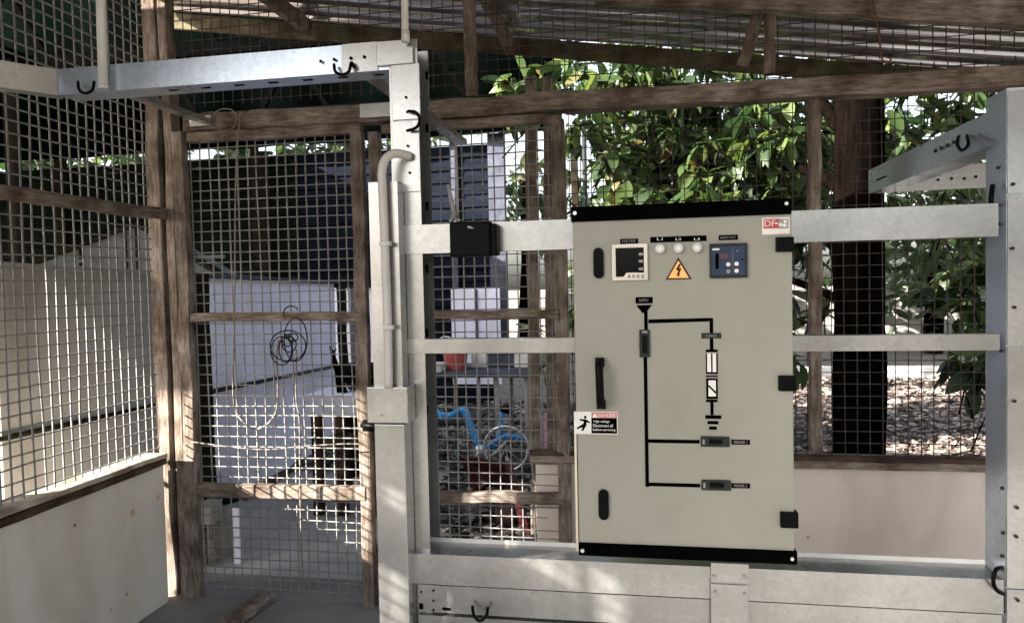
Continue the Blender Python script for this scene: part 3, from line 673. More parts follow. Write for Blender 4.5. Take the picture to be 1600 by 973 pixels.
# ================================================================ CABINET
YC = 1.75
cab = empty('electrical_cabinet', P(1068, 870, Y=YC), 'large grey beige electrical cabinet with black rails mounted on the steel frame', 'electrical cabinet')
cx0, cx1 = P(898, 600, Y=YC).x, P(1240, 600, Y=YC).x
cz1, cz0 = P(1065, 333, Y=YC).z, P(1065, 868, Y=YC).z
box('body', (cx0, YC + .018, cz0), (cx1, YF - .006, cz1), CABM, cab, .003)
box('door_panel', (cx0 + .004, YC, cz0 + .002), (cx1 - .001, YC + .0165, cz1 - .004), CABM, cab, .0018)
box('side_flange', (cx0 - .004, YC + .003, cz0 + .0), (cx0 + .0015, YC + .03, cz0 + .32), CABW, cab)
def zrail(nm, x0, xa, ya0, ya1, x1, yb0, yb1):
    p0, p1 = P(x0, (ya0 + ya1) / 2, Y=YC - .008), P(x1, (yb0 + yb1) / 2, Y=YC - .008)
    h = (P(x0, ya0, Y=YC) - P(x0, ya1, Y=YC)).length; z = (p0.z + p1.z) / 2
    return box(nm, (p0.x, YC - .008, z - h / 2), (p1.x, YC + .05, z + h / 2), BLKM, cab, .0015), z, h
r1, z1r, h1 = zrail('top_rail', 892, 0, 323, 346, 1237, 311, 334)
r2, z2r, h2 = zrail('bottom_rail', 904, 0, 850, 869, 1246, 859, 881)
for x, y, rr_ in ((898, 333, r1), (1229, 318, r1), (910, 860, r2), (1238, 873, r2)): disc('screw', x, y, 3, YC - .0095, .002, SCREW, rr_)
box('base_edge', (cx0 + .02, YC + .0, cz0 - .012), (cx1, YC + .02, cz0 - .004), CABW, cab) if False else None
F = YC - .0012
def lab(nm, *a, m=BLKM, par=cab, t=.0012, lift=0): return plate(nm, *a, F - lift, t, m, par)
# latches and handle
for nm, (x0, y0, x1, y1) in (('lock_cover', (927, 387, 943, 435)), ('lock_cover', (935, 765, 951, 812))): stadium(nm, x0, y0, x1, y1, YC - .007, .007, BLK, cab)
h_ = tube('handle', smooth_path([P(936, 566, Y=YC - .005), P(936, 572, Y=YC - .03), P(937, 600, Y=YC - .034), P(938, 626, Y=YC - .03), P(938, 633, Y=YC - .005)], 5), .0095, BLK, cab, 10)
for y_, x_ in ((566, 937), (632, 939)):
    lab('handle_foot', x_ - 7, y_ - 7, x_ + 7, y_ + 7, m=BLK, par=h_, lift=.012, t=.012); disc('screw', x_, y_, 3, F - .0135, .002, WHT, h_)
for (x0, y0, x1, y1) in ((1213, 370, 1241, 393), (1217, 587, 1244, 611), (1220, 801, 1248, 825)): plate('hinge', x0, y0, x1, y1, YC - .012, .03, BLK, cab, .002)
# power meter
me_ = plate('power_meter', 956, 381, 1012, 438, YC - .010, .010, BEZ, cab, .0025)
plate('screen', 962, 387, 1006, 432, YC - .0112, .0015, SCRN, me_)
pprism('button_strip', [(974, 433), (979, 426), (1007, 426), (1007, 434)], YC - .0128, .0016, BEZ, me_)
for x in (983, 990, 997, 1004): plate('button', x - 2, 429, x + 2, 434, YC - .0140, .0012, MGREY, me_)
for y in (397, 408, 420): plate('digit_print', 998, y - 2, 1005, y + 2, YC - .0118, .0006, MGREY, me_)
l = lab('label_plate', 969, 373, 997, 381); text('lettering', 'METER', 983, 377, 3.6, F - .0006, MGREY, l, 20)
# lamps
l = lab('label_plate', 1016, 369, 1104, 378)
for x, s in ((1031, 'L1'), (1060, 'L2'), (1089, 'L3')): text('lettering', s, x, 373.5, 3.6, F - .0006, WHT, l, 8)
for x, y in ((1031, 388.5), (1060, 387.5), (1089, 386.5)):
    rim = disc('indicator_lamp', x, y, 8.3, YC - .008, .008, CHROME, cab, 24); disc('lens', x, y, 6.6, YC - .012, .005, LENS, rim, 24)
    disc('lens_dot', x, y, 3, YC - .0125, .001, WHT, rim, 14)
# warning triangle
t_ = pprism('warning_triangle', [(1060, 402), (1081, 436), (1040, 437)], F, .0012, BRN, cab)
pprism('triangle_fill', [(1060, 407), (1076.5, 434), (1044, 434.5)], F - .0008, .0008, YEL, t_)
pprism('lightning_mark', [(1061, 412), (1056, 422), (1060, 422.5), (1058, 428), (1057, 428), (1060, 433), (1063, 427), (1061, 427.6), (1065, 419), (1061, 419), (1064, 413)], F - .0016, .0008, BRN, t_)
# relay meter
m2 = plate('protection_relay', 1109, 380, 1168, 434, YC - .009, .009, DGREY, cab, .002)
plate('face', 1112, 385, 1164, 430, YC - .0102, .0015, BLUEP, m2)
plate('display', 1118, 396, 1123, 420, YC - .0112, .001, BLKM, m2); plate('display', 1124, 396, 1138, 404, YC - .0112, .001, REDD, m2)
plate('face_stripe', 1143, 386, 1147, 421, YC - .0110, .001, BOARDL, m2)
for x, y, mm_ in ((1138, 413, WHT), (1151, 412, WHT), (1151, 423, WHT), (1138, 424, MGREY)): disc('button', x, y, 3.4, YC - .0130, .003, mm_, m2, 14)
plate('maker_print', 1113, 388, 1124, 391, YC - .0108, .0006, WHT, m2); disc('indicator', 1160, 405, 1.6, YC - .0112, .001, BLKM, m2, 8); disc('indicator', 1152, 392, 1.2, YC - .0112, .001, MGREY, m2, 8)
l = lab('label_plate', 1123, 367, 1153, 375); text('lettering', 'EARTH FAULT', 1138, 371, 3.2, F - .0006, MGREY, l, 22)
# maker sticker, top right
s_ = lab('maker_sticker', 1191, 340, 1234, 366, m=WHT)
plate('red_field', 1193, 342, 1220, 357, F - .0006, .0006, REDS, s_); plate('grey_field', 1217, 342, 1232, 357, F - .0007, .0006, MGREY, s_)
text('lettering', 'DF', 1203, 349, 9, F - .0012, WHT, s_, 15); plate('dash_mark', 1211, 348, 1216, 350, F - .0012, .0006, WHT, s_)
for x, y, r_ in ((1220, 351, 3), (1227, 346, 2.6), (1226, 352, 3)): disc('emblem', x, y, r_, F - .0013 - r_ * .0001, .0006, WHT, s_, 12)
# danger sticker
s_ = lab('danger_sticker', 897, 643, 965, 678, m=WHT)
plate('red_field', 924, 644, 964, 652.5, F - .0006, .0006, PINKR, s_); plate('black_field', 924, 652.8, 964, 677, F - .0006, .0006, BLKM, s_)
text('lettering', 'DANGER', 947, 648.5, 5.6, F - .0012, WHT, s_, 28)
pprism('alert_mark', [(929, 645), (933, 651.5), (925.5, 651.5)], F - .0012, .0006, WHT, s_)
for tx, x, y, wd in (('High voltage', 940, 658.5, 24), ('Disconnect all', 942, 664.5, 30), ('before servicing', 944, 671.5, 34)): text('lettering', tx, x, y, 4.6, F - .0012, WHT, s_, wd)
disc('figure_head', 914.5, 651.5, 2.2, F - .0008, .0008, BLKM, s_, 12)
for q in ([(913, 654), (918, 656), (915, 665), (911, 664)], [(914, 655), (905, 654), (906, 656.5), (913, 658)], [(911, 662), (901, 668), (902, 670), (914, 666)], [(913, 663), (908, 672), (911, 673), (917, 663)], [(916, 655), (922, 659), (921, 661), (915, 658)]):
    pprism('figure_limb', q, F - .0008, .0008, BLKM, s_)
# mimic diagram
mim = lab('mimic_line', 1006.5, 486, 1012, 515)
def ml(*a, m=BLKM): return plate('line_segment', *a, F, .0012, m, mim)
l = lab('label_plate', 993, 464, 1020, 474); text('lettering', 'SUPPLY', 1006, 469, 4, F - .0006, MGREY, l, 14); plate('grey_band', 993, 474.4, 1020, 476.2, F, .001, MGREY, l)
pprism('arrow_mark', [(994, 477), (1019, 476), (1009, 489), (1003.5, 489)], F, .0012, BLKM, mim)
ml(1007, 558, 1012.6, 760); pprism('line_segment', [(1013, 499), (1112, 496.5), (1112, 502), (1013, 505)], F, .0012, BLKM, mim)
ml(1109, 497, 1114.5, 547); ml(1013, 686.5, 1093, 692); ml(1013, 754.5, 1094, 760)
l = plate('label_plate', 1096, 520, 1127, 528.5, F - .0014, .0012, DGREY, cab); text('lettering', 'SURGE', 1111, 524.5, 3, F - .002, MGREY, l, 16)
fb = plate('fuse_symbol', 1103, 546, 1121.5, 584, F - .0004, .0012, BLKM, cab)
plate('slot_print', 1105, 551, 1111, 581, F - .001, .0006, WHT, fb); plate('slot_print', 1113.5, 551, 1119, 581, F - .001, .0006, WHT, fb); plate('slot_print', 1103, 550, 1121, 552, F - .0012, .0006, MGREY, fb)
ml(1103, 586, 1121.5, 589, m=DGREY)
fb = plate('arrester_symbol', 1103.5, 591, 1121.5, 623, F - .0004, .0012, BLKM, cab); plate('slot_print', 1107, 594, 1118.5, 619, F - .001, .0006, WHT, fb)
pprism('slash_mark', [(1106, 603), (1108, 601), (1119, 612), (1118, 615)], F - .0016, .0006, BLKM, fb)
ml(1103, 624, 1121, 628); ml(1110, 628, 1115, 648); ml(1102, 648.5, 1127, 654); ml(1105.5, 657.5, 1122.5, 662.5); ml(1108, 666, 1120, 671)
def breaker(x0, y0, x1, y1, vert):
    b_ = plate('circuit_breaker', x0, y0, x1, y1, YC - .006, .006, DGREY, cab, .0015); xm, ym = (x0 + x1) / 2, (y0 + y1) / 2
    if vert: plate('toggle', x0 + 4.5, y0 + 9, x1 - 4.5, y1 - 6, YC - .011, .005, BLK, b_, .001); plate('terminal_print', x0 + 4, y0 + 2, x1 - 4, y0 + 5, YC - .0066, .0006, MGREY, b_)
    else: plate('toggle', x0 + 13, y0 + 4.5, x1 - 11, y1 - 4.5, YC - .011, .005, BLK, b_, .001); plate('terminal_print', x0 + 3, y0 + 4, x0 + 6, y1 - 4, YC - .0066, .0006, MGREY, b_)
breaker(999, 515, 1015.5, 558, True); breaker(1095, 682, 1140, 698, False); breaker(1096, 750, 1142, 766, False)
for y, s in ((690.5, 'FEEDER 1'), (758.5, 'FEEDER 2')):
    l = lab('label_plate', 1143, y - 3.8, 1172, y + 3.8); text('lettering', s, 1157, y, 3.4, F - .0006, MGREY, l, 19)

# ---------------------------------------------------------------- router on the upper rail
rt = empty('wireless_router', P(738, 402, Y=1.94), 'small black router with thin aerials fixed on the upper steel rail', 'router')
b_ = plate('case', 702, 346, 766, 401, 1.935, .05, BLK, rt, .006); plate('side_shell', 758, 349, 776, 399, 1.945, .05, BLK, rt, .006)
text('lettering', 'Re..', 736, 355, 4, 1.9335, WHT, b_, 10)
for x, y in ((704, 344), (712.5, 343.5), (716, 343.5)): disc('aerial_socket', x, y, 2.6, 1.935, .02, MGREY, rt, 12)
tube('aerial', [P(712, 344, Y=1.95), P(706, 318, Y=1.94), P(700, 288, Y=1.93)], [.0075, .0065, .0045], MGREY, rt)
tube('aerial', [P(714, 344, Y=1.955), P(714, 300, Y=1.955), P(712, 222, Y=1.955)], [.0065, .0052, .0042], MGREY, rt)

# ================================================================ YARD BEHIND
# low tan wall beyond the side mesh, lilac boarding behind the gate
yw = empty('yard_wall', (-2.95, 3.8, 0), 'tan rendered yard wall with a dark pipe along it beyond the side mesh', 'wall')
ztop = lambda Y: 1.63 - .022 * (Y - 2.88)
def ywall(name, y0, y1, x0, x1, m, par, zt0=None):
    a, b = ztop(y0), ztop(y1); bm = bmesh.new(); vs = [bm.verts.new(v) for v in ((x0, y0, 0), (x1, y0, 0), (x1, y1, 0), (x0, y1, 0), (x0, y0, a), (x1, y0, a), (x1, y1, b), (x0, y1, b))]
    for f in ((0, 1, 2, 3), (4, 5, 6, 7), (0, 1, 5, 4), (1, 2, 6, 5), (2, 3, 7, 6), (3, 0, 4, 7)): bm.faces.new([vs[i] for i in f])
    bmesh.ops.recalc_face_normals(bm, faces=bm.faces[:]); return bm_obj(name, bm, m, par)
YT = P(301, 560, X=-2.9).y; YP = P(319, 560, X=-2.86).y
ywall('render', 2.86, YT - .03, -3.02, -2.90, TAN, yw)
beam('coping_board', (-2.93, 2.86, ztop(2.86) + .012), (-2.93, YT - .03, ztop(YT) + .012), .14, .025, MGREY, yw, seg=12)
tube('pipe', [P(-20, 690, X=-2.88), P(262, 629, X=-2.88)], .013, DARK, yw)
lw = empty('boarded_wall', (-2.95, 5.7, 0), 'pale lilac boarded wall with dark posts seen through the left gate', 'wall')
yys = [YT, YT + (6.62 - YT) * .25, YT + (6.62 - YT) * .5, YT + (6.62 - YT) * .75, 6.62]
for i in range(4): ywall('panel', yys[i], yys[i + 1] - .006, -3.0, -2.91 - .002 * (i % 2), LILAC, lw)
beam('coping_board', (-2.93, YT, ztop(YT) + .012), (-2.93, 6.6, ztop(6.6) + .012), .12, .03, BOARDL, lw)
for y_ in (YP, 6.66): beam('post', (-2.86, y_, 0), (-2.86, y_, ztop(y_) + .02), .07, .07, DARK, lw, up=Vector((0, -1, 0)))
tube('pipe', [P(322, 613, X=-2.86), P(524, 572, X=-2.86)], .016, DGREY, lw)
lw2 = empty('boarded_wall', (-2.2, 7.2, 0), 'set back lilac board panel with a blue edge post right of the long wall', 'wall')
plate('panel', 520, 449, 604, 660, 7.2, .05, LILAC, lw2); plate('post', 549, 449, 555, 605, 7.14, .05, BOARDL, lw2); plate('coping_board', 528, 445, 606, 450, 7.13, .1, DARK, lw2)

# grey gabled shed behind the tan wall
sh = empty('garden_shed', (P(210, 440, Y=6.6).x, 6.6, 0), 'grey shed with a low gable and dark battens behind the tan wall', 'shed')
def Q(x, y, Y=6.6): p = P(x, y, Y=Y); return (p.x, p.z)
ql, qa, qr = Q(48, 416), Q(215, 352), Q(362, 440)
prism('gable_sheet', [(ql[0], 0), (qr[0], 0), qr, qa, ql], 6.6, .06, SHEDM, sh)
for x, yt in ((128, 388), (216, 354), (198, 362), (300, 405)): plate('batten', x - 2, yt, x + 2, 560, 6.585, .014, DARK, sh)
plate('cross_rail', 100, 402, 350, 407, 6.58, .02, SHEDM, sh)
for (p, q) in ((ql, qa), (qa, qr)): beam('barge_board', (p[0], 6.62, p[1] + .01), (q[0], 6.62, q[1] + .01), .14, .035, DARK, sh)
V = []; 
for (x, z) in (ql, qa, qr): V += [(x, 6.68, z), (x, 6.95, z)]
np_mesh('roof', V, [(0, 1, 3, 2), (2, 3, 5, 4)], SHEDM, sh)

# dark clad back building, every board its own piece
bk = empty('clad_building', (-3.5, 9.0, 0), 'dark building clad in horizontal boards across the back of the yard', 'building')
x_r = P(766, 400, Y=9.0).x
zt_ = P(735, 227, Y=9.0).z
nb = 21; hbd = zt_ / nb
for k in range(nb):
    for (xa, xb, mm_) in ((-9.5, -4.4, BOARDG), (-4.396, x_r, BOARD)):
        bm = bmesh.new(); z0 = k * hbd; L = xb - xa
        prof = [(0, z0 + .004), (-.035, z0 + .004), (-.012, z0 + hbd - .004), (0, z0 + hbd - .004)]
        A = [bm.verts.new((xa, 9.0 + a, z)) for a, z in prof]; B = [bm.verts.new((xb, 9.0 + a + random.gauss(0, .003), z)) for a, z in prof]
        for i in range(4): bm.faces.new((A[i], A[(i + 1) % 4], B[(i + 1) % 4], B[i]))
        bm.faces.new(A); bm.faces.new(B); bmesh.ops.recalc_face_normals(bm, faces=bm.faces[:])
        bm_obj('board', bm, mm_, bk)
box('back_wall', (-9.5, 9.003, 0), (x_r, 9.15, zt_ - .01), BLKM, bk)
vp = lambda nm, x0, x1, y0, y1, Y, m, par: plate(nm, x0, y0, x1, y1, Y, .08, m, par)
vp('corner_post', 765, 791, 208, 560, 8.85, BOARDL, bk); vp('cover_strip', 706, 714, 222, 520, 8.92, BOARDL, bk); vp('brown_post', 400, 420, 236, 560, 8.8, DARK, bk); vp('brown_post', 90, 104, 236, 560, 8.8, DARK, bk)
wp_ = empty('white_panel', P(745, 530, Y=8.6), 'pale lilac sheet leaning on the dark clad building behind the router', 'sheet')
plate('sheet', 706, 451, 782, 600, 8.6, .03, LILAC, wp_); plate('edge_strip', 744, 452, 747, 598, 8.585, .014, BOARDL, wp_); 

# dark open roof and shade cloth over the yard
yr = empty('yard_roof', (-6, 4, 3.35), 'dark roof with timber trusses over the yard beyond the side mesh', 'roof')
zr = 3.35
for (xa, xb, ya, yb) in ((-14, -2.9, .457, 2.6), (-14, -4.7, 2.6, 5.4), (-14, -4.7, 5.4, 8.7)):
    V = [(xa, ya, zr), (xb, ya, zr), (xb, yb, zr), (xa, yb, zr), (xa, ya, zr + .03), (xb, ya, zr + .03), (xb, yb, zr + .03), (xa, yb, zr + .03)]
    np_mesh('roof_sheet', V, [(0, 1, 2, 3), (4, 5, 6, 7), (0, 1, 5, 4), (1, 2, 6, 5), (2, 3, 7, 6), (3, 0, 4, 7)], CLOTH, yr)
for y_ in (4.9, 6.8):
    beam('tie_beam', (-9, y_, 3.25), (-.6, y_, 3.25), .05, .09, BLKM, yr)
    for k in range(12):
        x = -8.6 + k * .7; beam('truss_web', (x, y_, 3.28), (x + (.35 if k % 2 else -.35), y_, 3.85), .035, .05, BLKM, yr)
for x, y_ in ((-4.75, 4.9), (-4.75, 8.5), (-.75, 6.8), (-.75, 8.6)): beam('post', (x, y_, 0), (x, y_, 3.3), .08, .08, DARK, yr, up=Vector((0, -1, 0)))
sc_ = tag(np_mesh('shade_cloth', *(lambda n: ([(-14 + (13.1) * i / n, 8.72 + .05 * math.sin(i * 1.1), z) for z in (P(722, 211, Y=8.72).z, 7.5) for i in range(n + 1)], [(i, i + 1, n + 2 + i, n + 1 + i) for i in range(n)]))(60), CLOTH), 'black green shade cloth hung above the dark clad building', 'shade cloth')
sc_.modifiers.new('thickness', 'SOLIDIFY').thickness = .01

# ---------------------------------------------------------------- clutter in the yard
def pt(x, y, Y): return P(x, y, Y=Y)
tb = empty('work_table', P(750, 700, Y=6.0), 'cluttered pale work table on thin metal legs behind the right gate', 'table')
a0, a1 = pt(676, 592, 5.7), pt(832, 575, 5.7); zt4 = pt(750, 590, 5.7).z
box('table_top', (a0.x - .1, 5.7, zt4), (a1.x, 6.5, zt4 + .035), BOARDL, tb, .004)
for x in (a0.x, pt(748, 600, 5.75).x, pt(776, 600, 5.75).x, a1.x - .06):
    for y_ in (5.74, 6.42): tube('leg', [(x, y_, zt4), (x, y_, 0)], .017, MGREY, tb)
box('shelf', (a0.x, 5.8, .35), (pt(736, 600, 5.8).x, 6.4, .37), DGREY, tb)
bu = empty('red_bucket', P(712, 583, Y=5.95), 'faded red bucket with a white wire handle on the work table', 'bucket')
cB = pt(711, 581, 5.95); bm = bmesh.new(); add_tube(bm, [(cB.x, 5.98, zt4 + .037), (cB.x, 5.98, zt4 + .20)], [.085, .11], 20, True); bm_obj('body', bm, REDB, bu)
tube('handle', [(cB.x + .11 * math.cos(q) - .06, 5.9, zt4 + .17 + .15 * math.sin(q)) for q in [math.pi * k / 12 for k in range(13)]], .006, WHT, bu)
cl = ((732, 540, 756, 578, WHT, 'plastic_tub', 'white plastic tub standing beside the red bucket on the table'), (760, 552, 800, 572, BOARDL, 'cardboard_box', 'flat blue grey box lying behind the red bucket'),
      (800, 548, 822, 570, WHT, 'plastic_tray', 'white tray at the right end of the work table'), (686, 582, 702, 592, WHT, 'folded_cloth', 'folded white cloth on the left front edge of the work table'))
for i, (x0, y0, x1, y1, m, nm, lb) in enumerate(cl):
    a, b, c, d_ = rect(x0, y0, x1, y1, 6.0); h = max(.04, d_ - c)
    e = empty(nm, (a, 6.0, zt4 + .036), lb, nm.replace('_', ' ')); yy = 6.1 if i < 3 else 5.74
    box('body', (a, yy, zt4 + .037), (b, yy + .2, zt4 + .037 + h), m, e, .008); box('lid', (a - .006, yy - .006, zt4 + .037 + h + .001), (b + .006, yy + .206, zt4 + .05 + h), m, e, .004)
# blue bicycle frame
bf = empty('bicycle_frame', P(755, 710, Y=5.3), 'bright blue bicycle frame without wheels among the yard clutter', 'bicycle frame')
R_ = .022
tube('down_tube', smooth_path([pt(680, 646, 5.35), pt(704, 650, 5.35), pt(724, 640, 5.32), pt(733, 660, 5.3), pt(745, 690, 5.3), pt(750, 706, 5.3)], 5), .03, BLUEB, bf, 12)
tube('chain_stay', [pt(748, 708, 5.3), pt(768, 692, 5.3), pt(790, 680, 5.3), pt(826, 686, 5.3)], .02, BLUEB, bf, 10)
tube('seat_tube', [pt(770, 704, 5.3), pt(778, 684, 5.3), pt(785, 640, 5.3)], .016, BLUEB, bf, 10)
tube('fork', [pt(786, 676, 5.3), pt(783, 654, 5.35), pt(790, 640, 5.4)], .012, BLUEB, bf, 8)
tube('fork', [pt(764, 712, 5.25), pt(776, 706, 5.25), pt(790, 690, 5.25)], .010, WHT, bf, 8)
tube('handlebar', smooth_path([pt(680, 664, 5.35), pt(682, 640, 5.2), pt(690, 655, 5.1)], 4), .012, BLUEB, bf, 8)
wc = pt(790, 690, 5.22); wr = .165
whl = tube('wheel_rim', [(wc.x + wr * math.cos(6.2832 * k / 24), 5.22, wc.z - .05 + wr * math.sin(6.2832 * k / 24)) for k in range(25)], .011, SCREW, bf, 8)
for k in range(9): tube('spoke', [(wc.x, 5.22, wc.z - .05), (wc.x + wr * math.cos(.7 * k), 5.22, wc.z - .05 + wr * math.sin(.7 * k))], .0025, SCREW, whl, 4)
crk = tube('crank_ring', [pt(751, 706, 5.27), pt(751, 706, 5.255)], .055, SCREW, bf, 20); tube('pedal_arm', [pt(751, 706, 5.25), pt(738, 716, 5.24)], .008, SCREW, crk, 6)
tube('saddle', [pt(779, 638, 5.3), pt(796, 640, 5.3)], [.02, .035], BLK, bf, 10)
for (x, y) in ((752, 704), (786, 680)): tube('support_leg', [pt(x, y, 5.3), Vector((pt(x, y, 5.3).x, 5.32, 0))], .01, DGREY, bf, 8)
# maroon chair on its side
ch = empty('plastic_chair', (P(770, 860, Y=4.0).x, 4.0, 0), 'maroon plastic chair lying tipped over behind the right gate', 'chair')
def slab4(name, pts, th, m, par):
    bm = bmesh.new(); n_ = (pts[1] - pts[0]).cross(pts[2] - pts[0]).normalized() * th
    A = [bm.verts.new(p) for p in pts]; B = [bm.verts.new(p + n_) for p in pts]; k = len(pts)
    bm.faces.new(A); bm.faces.new(B[::-1])
    for i in range(k): bm.faces.new((A[i], B[i], B[(i + 1) % k], A[(i + 1) % k]))
    bmesh.ops.recalc_face_normals(bm, faces=bm.faces[:]); bmesh.ops.bevel(bm, geom=bm.edges[:], offset=.006, segments=2, affect='EDGES')
    return bm_obj(name, bm, m, par)
slab4('backrest', [pt(716, 713, 3.95), pt(790, 724, 4.05), pt(776, 752, 4.15), pt(742, 750, 4.05)], .02, MAROON, ch)
slab4('seat', [pt(786, 722, 4.05), pt(808, 768, 4.0), pt(796, 800, 4.35), pt(766, 776, 4.4)], .02, MAROON, ch)
slab4('leg', [pt(788, 720, 4.02), pt(800, 724, 4.02), pt(838, 864, 4.0), pt(822, 866, 4.0)], .03, MAROON, ch)
slab4('leg', [pt(716, 713, 3.93), pt(728, 718, 3.93), pt(752, 770, 4.0), pt(742, 772, 4.0)], .03, MAROON, ch)
slab4('leg', [pt(772, 780, 4.1), pt(800, 784, 4.1), pt(808, 866, 4.05), pt(778, 866, 4.05)], .03, MAROON, ch)
slab4('leg', [pt(756, 776, 4.3), pt(768, 776, 4.3), pt(760, 860, 4.25), pt(750, 860, 4.25)], .02, MAROON, ch)
# pink panel / stakes behind right gate
for i, (x0, x1, lb) in enumerate(((820, 837, 'left one of two rough timber stakes behind the right gate leaf'), (848, 862, 'right one of two rough timber stakes, nearest the cabinet'))):
    Y_ = 3.9 + .15 * i; a = P(x0, 440, Y=Y_).x; b = P(x1, 440, Y=Y_).x; ztp = P(x0, 120, Y=Y_).z
    s = empty('timber_stake', ((a + b) / 2, Y_, 0), lb, 'timber stake', 'rough timber stakes behind the gate')
    upright('stake', (a + b) / 2, .02, Y_, b - a, .045, -.02, ztp, WOOD, s, seg=16)
pk = empty('pink_crate', (P(855, 700, Y=5.0).x, 5.0, 0), 'faded pink slatted crate behind the timber stakes', 'crate')
for k in range(5): plate('slat', 826 + k * 12, 646, 834 + k * 12, 712, 5.0, .02, mat('faded pink paint', (.42, .24, .34), (.5, .32, .4)) if k == 0 else bpy.data.materials['faded pink paint'], pk)
for y in (652, 700): plate('rail', 824, y, 884, y + 6, 5.022, .02, bpy.data.materials['faded pink paint'], pk)
for x in (828, 878): p = P(x, 712, Y=5.0); box('leg', (p.x, 5.022, -.03), (p.x + .04, 5.05, p.z + .1), WOODD, pk)

# left gate clutter: cupboard, container, table, branch
cp = empty('wooden_bench', P(520, 760, Y=4.9), 'dark wooden bench with a pale lilac top behind the left gate', 'bench')
a, b, c, d_ = rect(476, 614, 566, 652, 4.5); zt5 = P(520, 650, Y=4.5).z
box('top', (a, 4.5, zt5), (b + .1, 5.1, zt5 + .14), LILAC, cp, .006)
for x in (a + .03, (a + b) / 2, b): box('leg', (x, 4.52, -.012), (x + .06, 4.58, zt5 - .002), WOODD, cp); box('leg', (x, 5.0, -.012), (x + .06, 5.06, zt5 - .002), WOODD, cp)
box('shelf', (a + .01, 4.6, .42), (b + .06, 4.98, .45), WOOD, cp); box('back_panel', (a + .01, 5.07, .1), (b + .06, 5.09, zt5 - .01), DARK, cp)
bn = empty('log_stump', P(550, 612, Y=4.7), 'black round motor casing sitting on the lilac bench top', 'motor')
bn.name = 'motor_casing'
cc = P(556, 597, Y=4.7); tube('body', [(cc.x - .06, 4.75, zt5 + .235), (cc.x + .16, 4.75, zt5 + .235)], .094, BLK, bn, 18)
br = empty('broken_branch', P(525, 640, Y=4.6), 'broken forked branch standing against the lilac bench top', 'branch')
tube('branch', [P(533, 612, Y=4.62), P(528, 580, Y=4.62), P(520, 555, Y=4.62), P(516, 540, Y=4.62)], [.03, .024, .016, .008], BARK, br); tube('twig', [P(519, 553, Y=4.62), P(525, 545, Y=4.62)], [.008, .005], BARK, br)
tube('branch', [P(540, 614, Y=4.6), P(534, 590, Y=4.62), P(529, 578, Y=4.62)], [.016, .014, .01], BARK, br)
ct = empty('water_container', P(350, 885, Y=3.75), 'short grey container with a black lid and white side post behind the left gate', 'container')
c0 = P(350, 800, Y=3.78)
bm = bmesh.new(); add_tube(bm, [(c0.x, 3.78, -.012), (c0.x, 3.78, .04), (c0.x, 3.78, .27), (c0.x, 3.78, .30)], [.072, .08, .082, .074], 24); bm_obj('body', bm, CONC, ct, smooth=False)
tube('lid', [(c0.x, 3.78, .301), (c0.x, 3.78, .325)], [.09, .086], BLK, ct, 24)
plate('side_post', 364, 794, 374, 884, 3.66, .03, LILAC, ct)
st = empty('concrete_block', P(318, 880, Y=3.9), 'weathered concrete block on small timber props beside the gate jamb', 'block')
a, b, c, d_ = rect(306, 788, 330, 820, 3.6); box('block', (a, 3.6, c), (b, 3.72, d_), CONC, st, .008)
for x in (a + .01, b - .03): box('prop', (x, 3.62, -.012), (x + .02, 3.65, c - .001), WOOD, st)
pk2 = empty('timber_plank', P(420, 950, Y=3.6), 'loose weathered plank lying on the floor just behind the left gate', 'plank')
p0, p1 = P(340, 985, Z=.02), P(418, 930, Z=.02); beam('plank', p0, p1, .10, .03, WOOD, pk2)
sp = empty('timber_plank', P(430, 900, Y=4.5), 'dark plank along the foot of the lilac wall', 'plank')
p0, p1 = P(385, 776, Z=.012), P(478, 716, Z=.012); beam('plank', p0, p1, .07, .03, WOODD, sp)  # dark strip on the line where wall and floor meet

# ================================================================ VEGETATION
def leaf_template(L, W, bend, fold, n=4):
    """a broad leaf: stalk at origin, runs along +x, folded on its midrib and bent down"""
    V, Fc = [], []
    for i in range(n + 1):
        t = i / n; w_ = W * math.sin(math.pi * min(1, t * .92 + .06)) ** .75 * (1 if i < n else .15)
        x = L * t; z = -bend * L * t * t
        V += [(x, -w_ / 2, z + fold * w_), (x, 0, z), (x, w_ / 2, z + fold * w_)]
    for i in range(n):
        k = i * 3; Fc += [(k, k + 1, k + 4, k + 3), (k + 1, k + 2, k + 5, k + 4)]
    return np.array(V), np.array(Fc)
def rot_from_dir(d, roll):
    d = np.array(d) / np.linalg.norm(d); up = np.array([0, 0, 1.0]) if abs(d[2]) < .95 else np.array([1.0, 0, 0])
    y = np.cross(up, d); y /= np.linalg.norm(y); z = np.cross(d, y)
    c, s = math.cos(roll), math.sin(roll); return np.stack([d, c * y + s * z, -s * y + c * z], 1)
def scatter(items, temps):
    """items: list of (pos, dir, roll, scale, template idx) -> one big vertex and face array"""
    Vs, Fs, st = [], [], 0
    for (p, d, r, s, k) in items:
        V, Fc = temps[k]; W = (V * s) @ rot_from_dir(d, r).T + np.array(p); Vs.append(W); Fs.append(Fc + st); st += len(V)
    return np.concatenate(Vs), np.concatenate(Fs)
TEMPS = [leaf_template(.17, .075, .25, .12), leaf_template(.15, .06, .45, .2), leaf_template(.19, .085, .1, .08), leaf_template(.13, .062, .3, .15)]
LEAFS = leaf_mat('broad green leaves', [(0, (.008, .016, .007)), (.35, (.022, .042, .014)), (.7, (.05, .082, .024)), (.92, (.10, .135, .042)), (.96, (.13, .135, .05)), (1, (.11, .06, .025))])
LEAFO = leaf_mat('broad green leaf blades', [(0, (.010, .022, .008)), (.4, (.03, .06, .018)), (.8, (.07, .112, .03)), (1, (.15, .18, .05))], island=False)
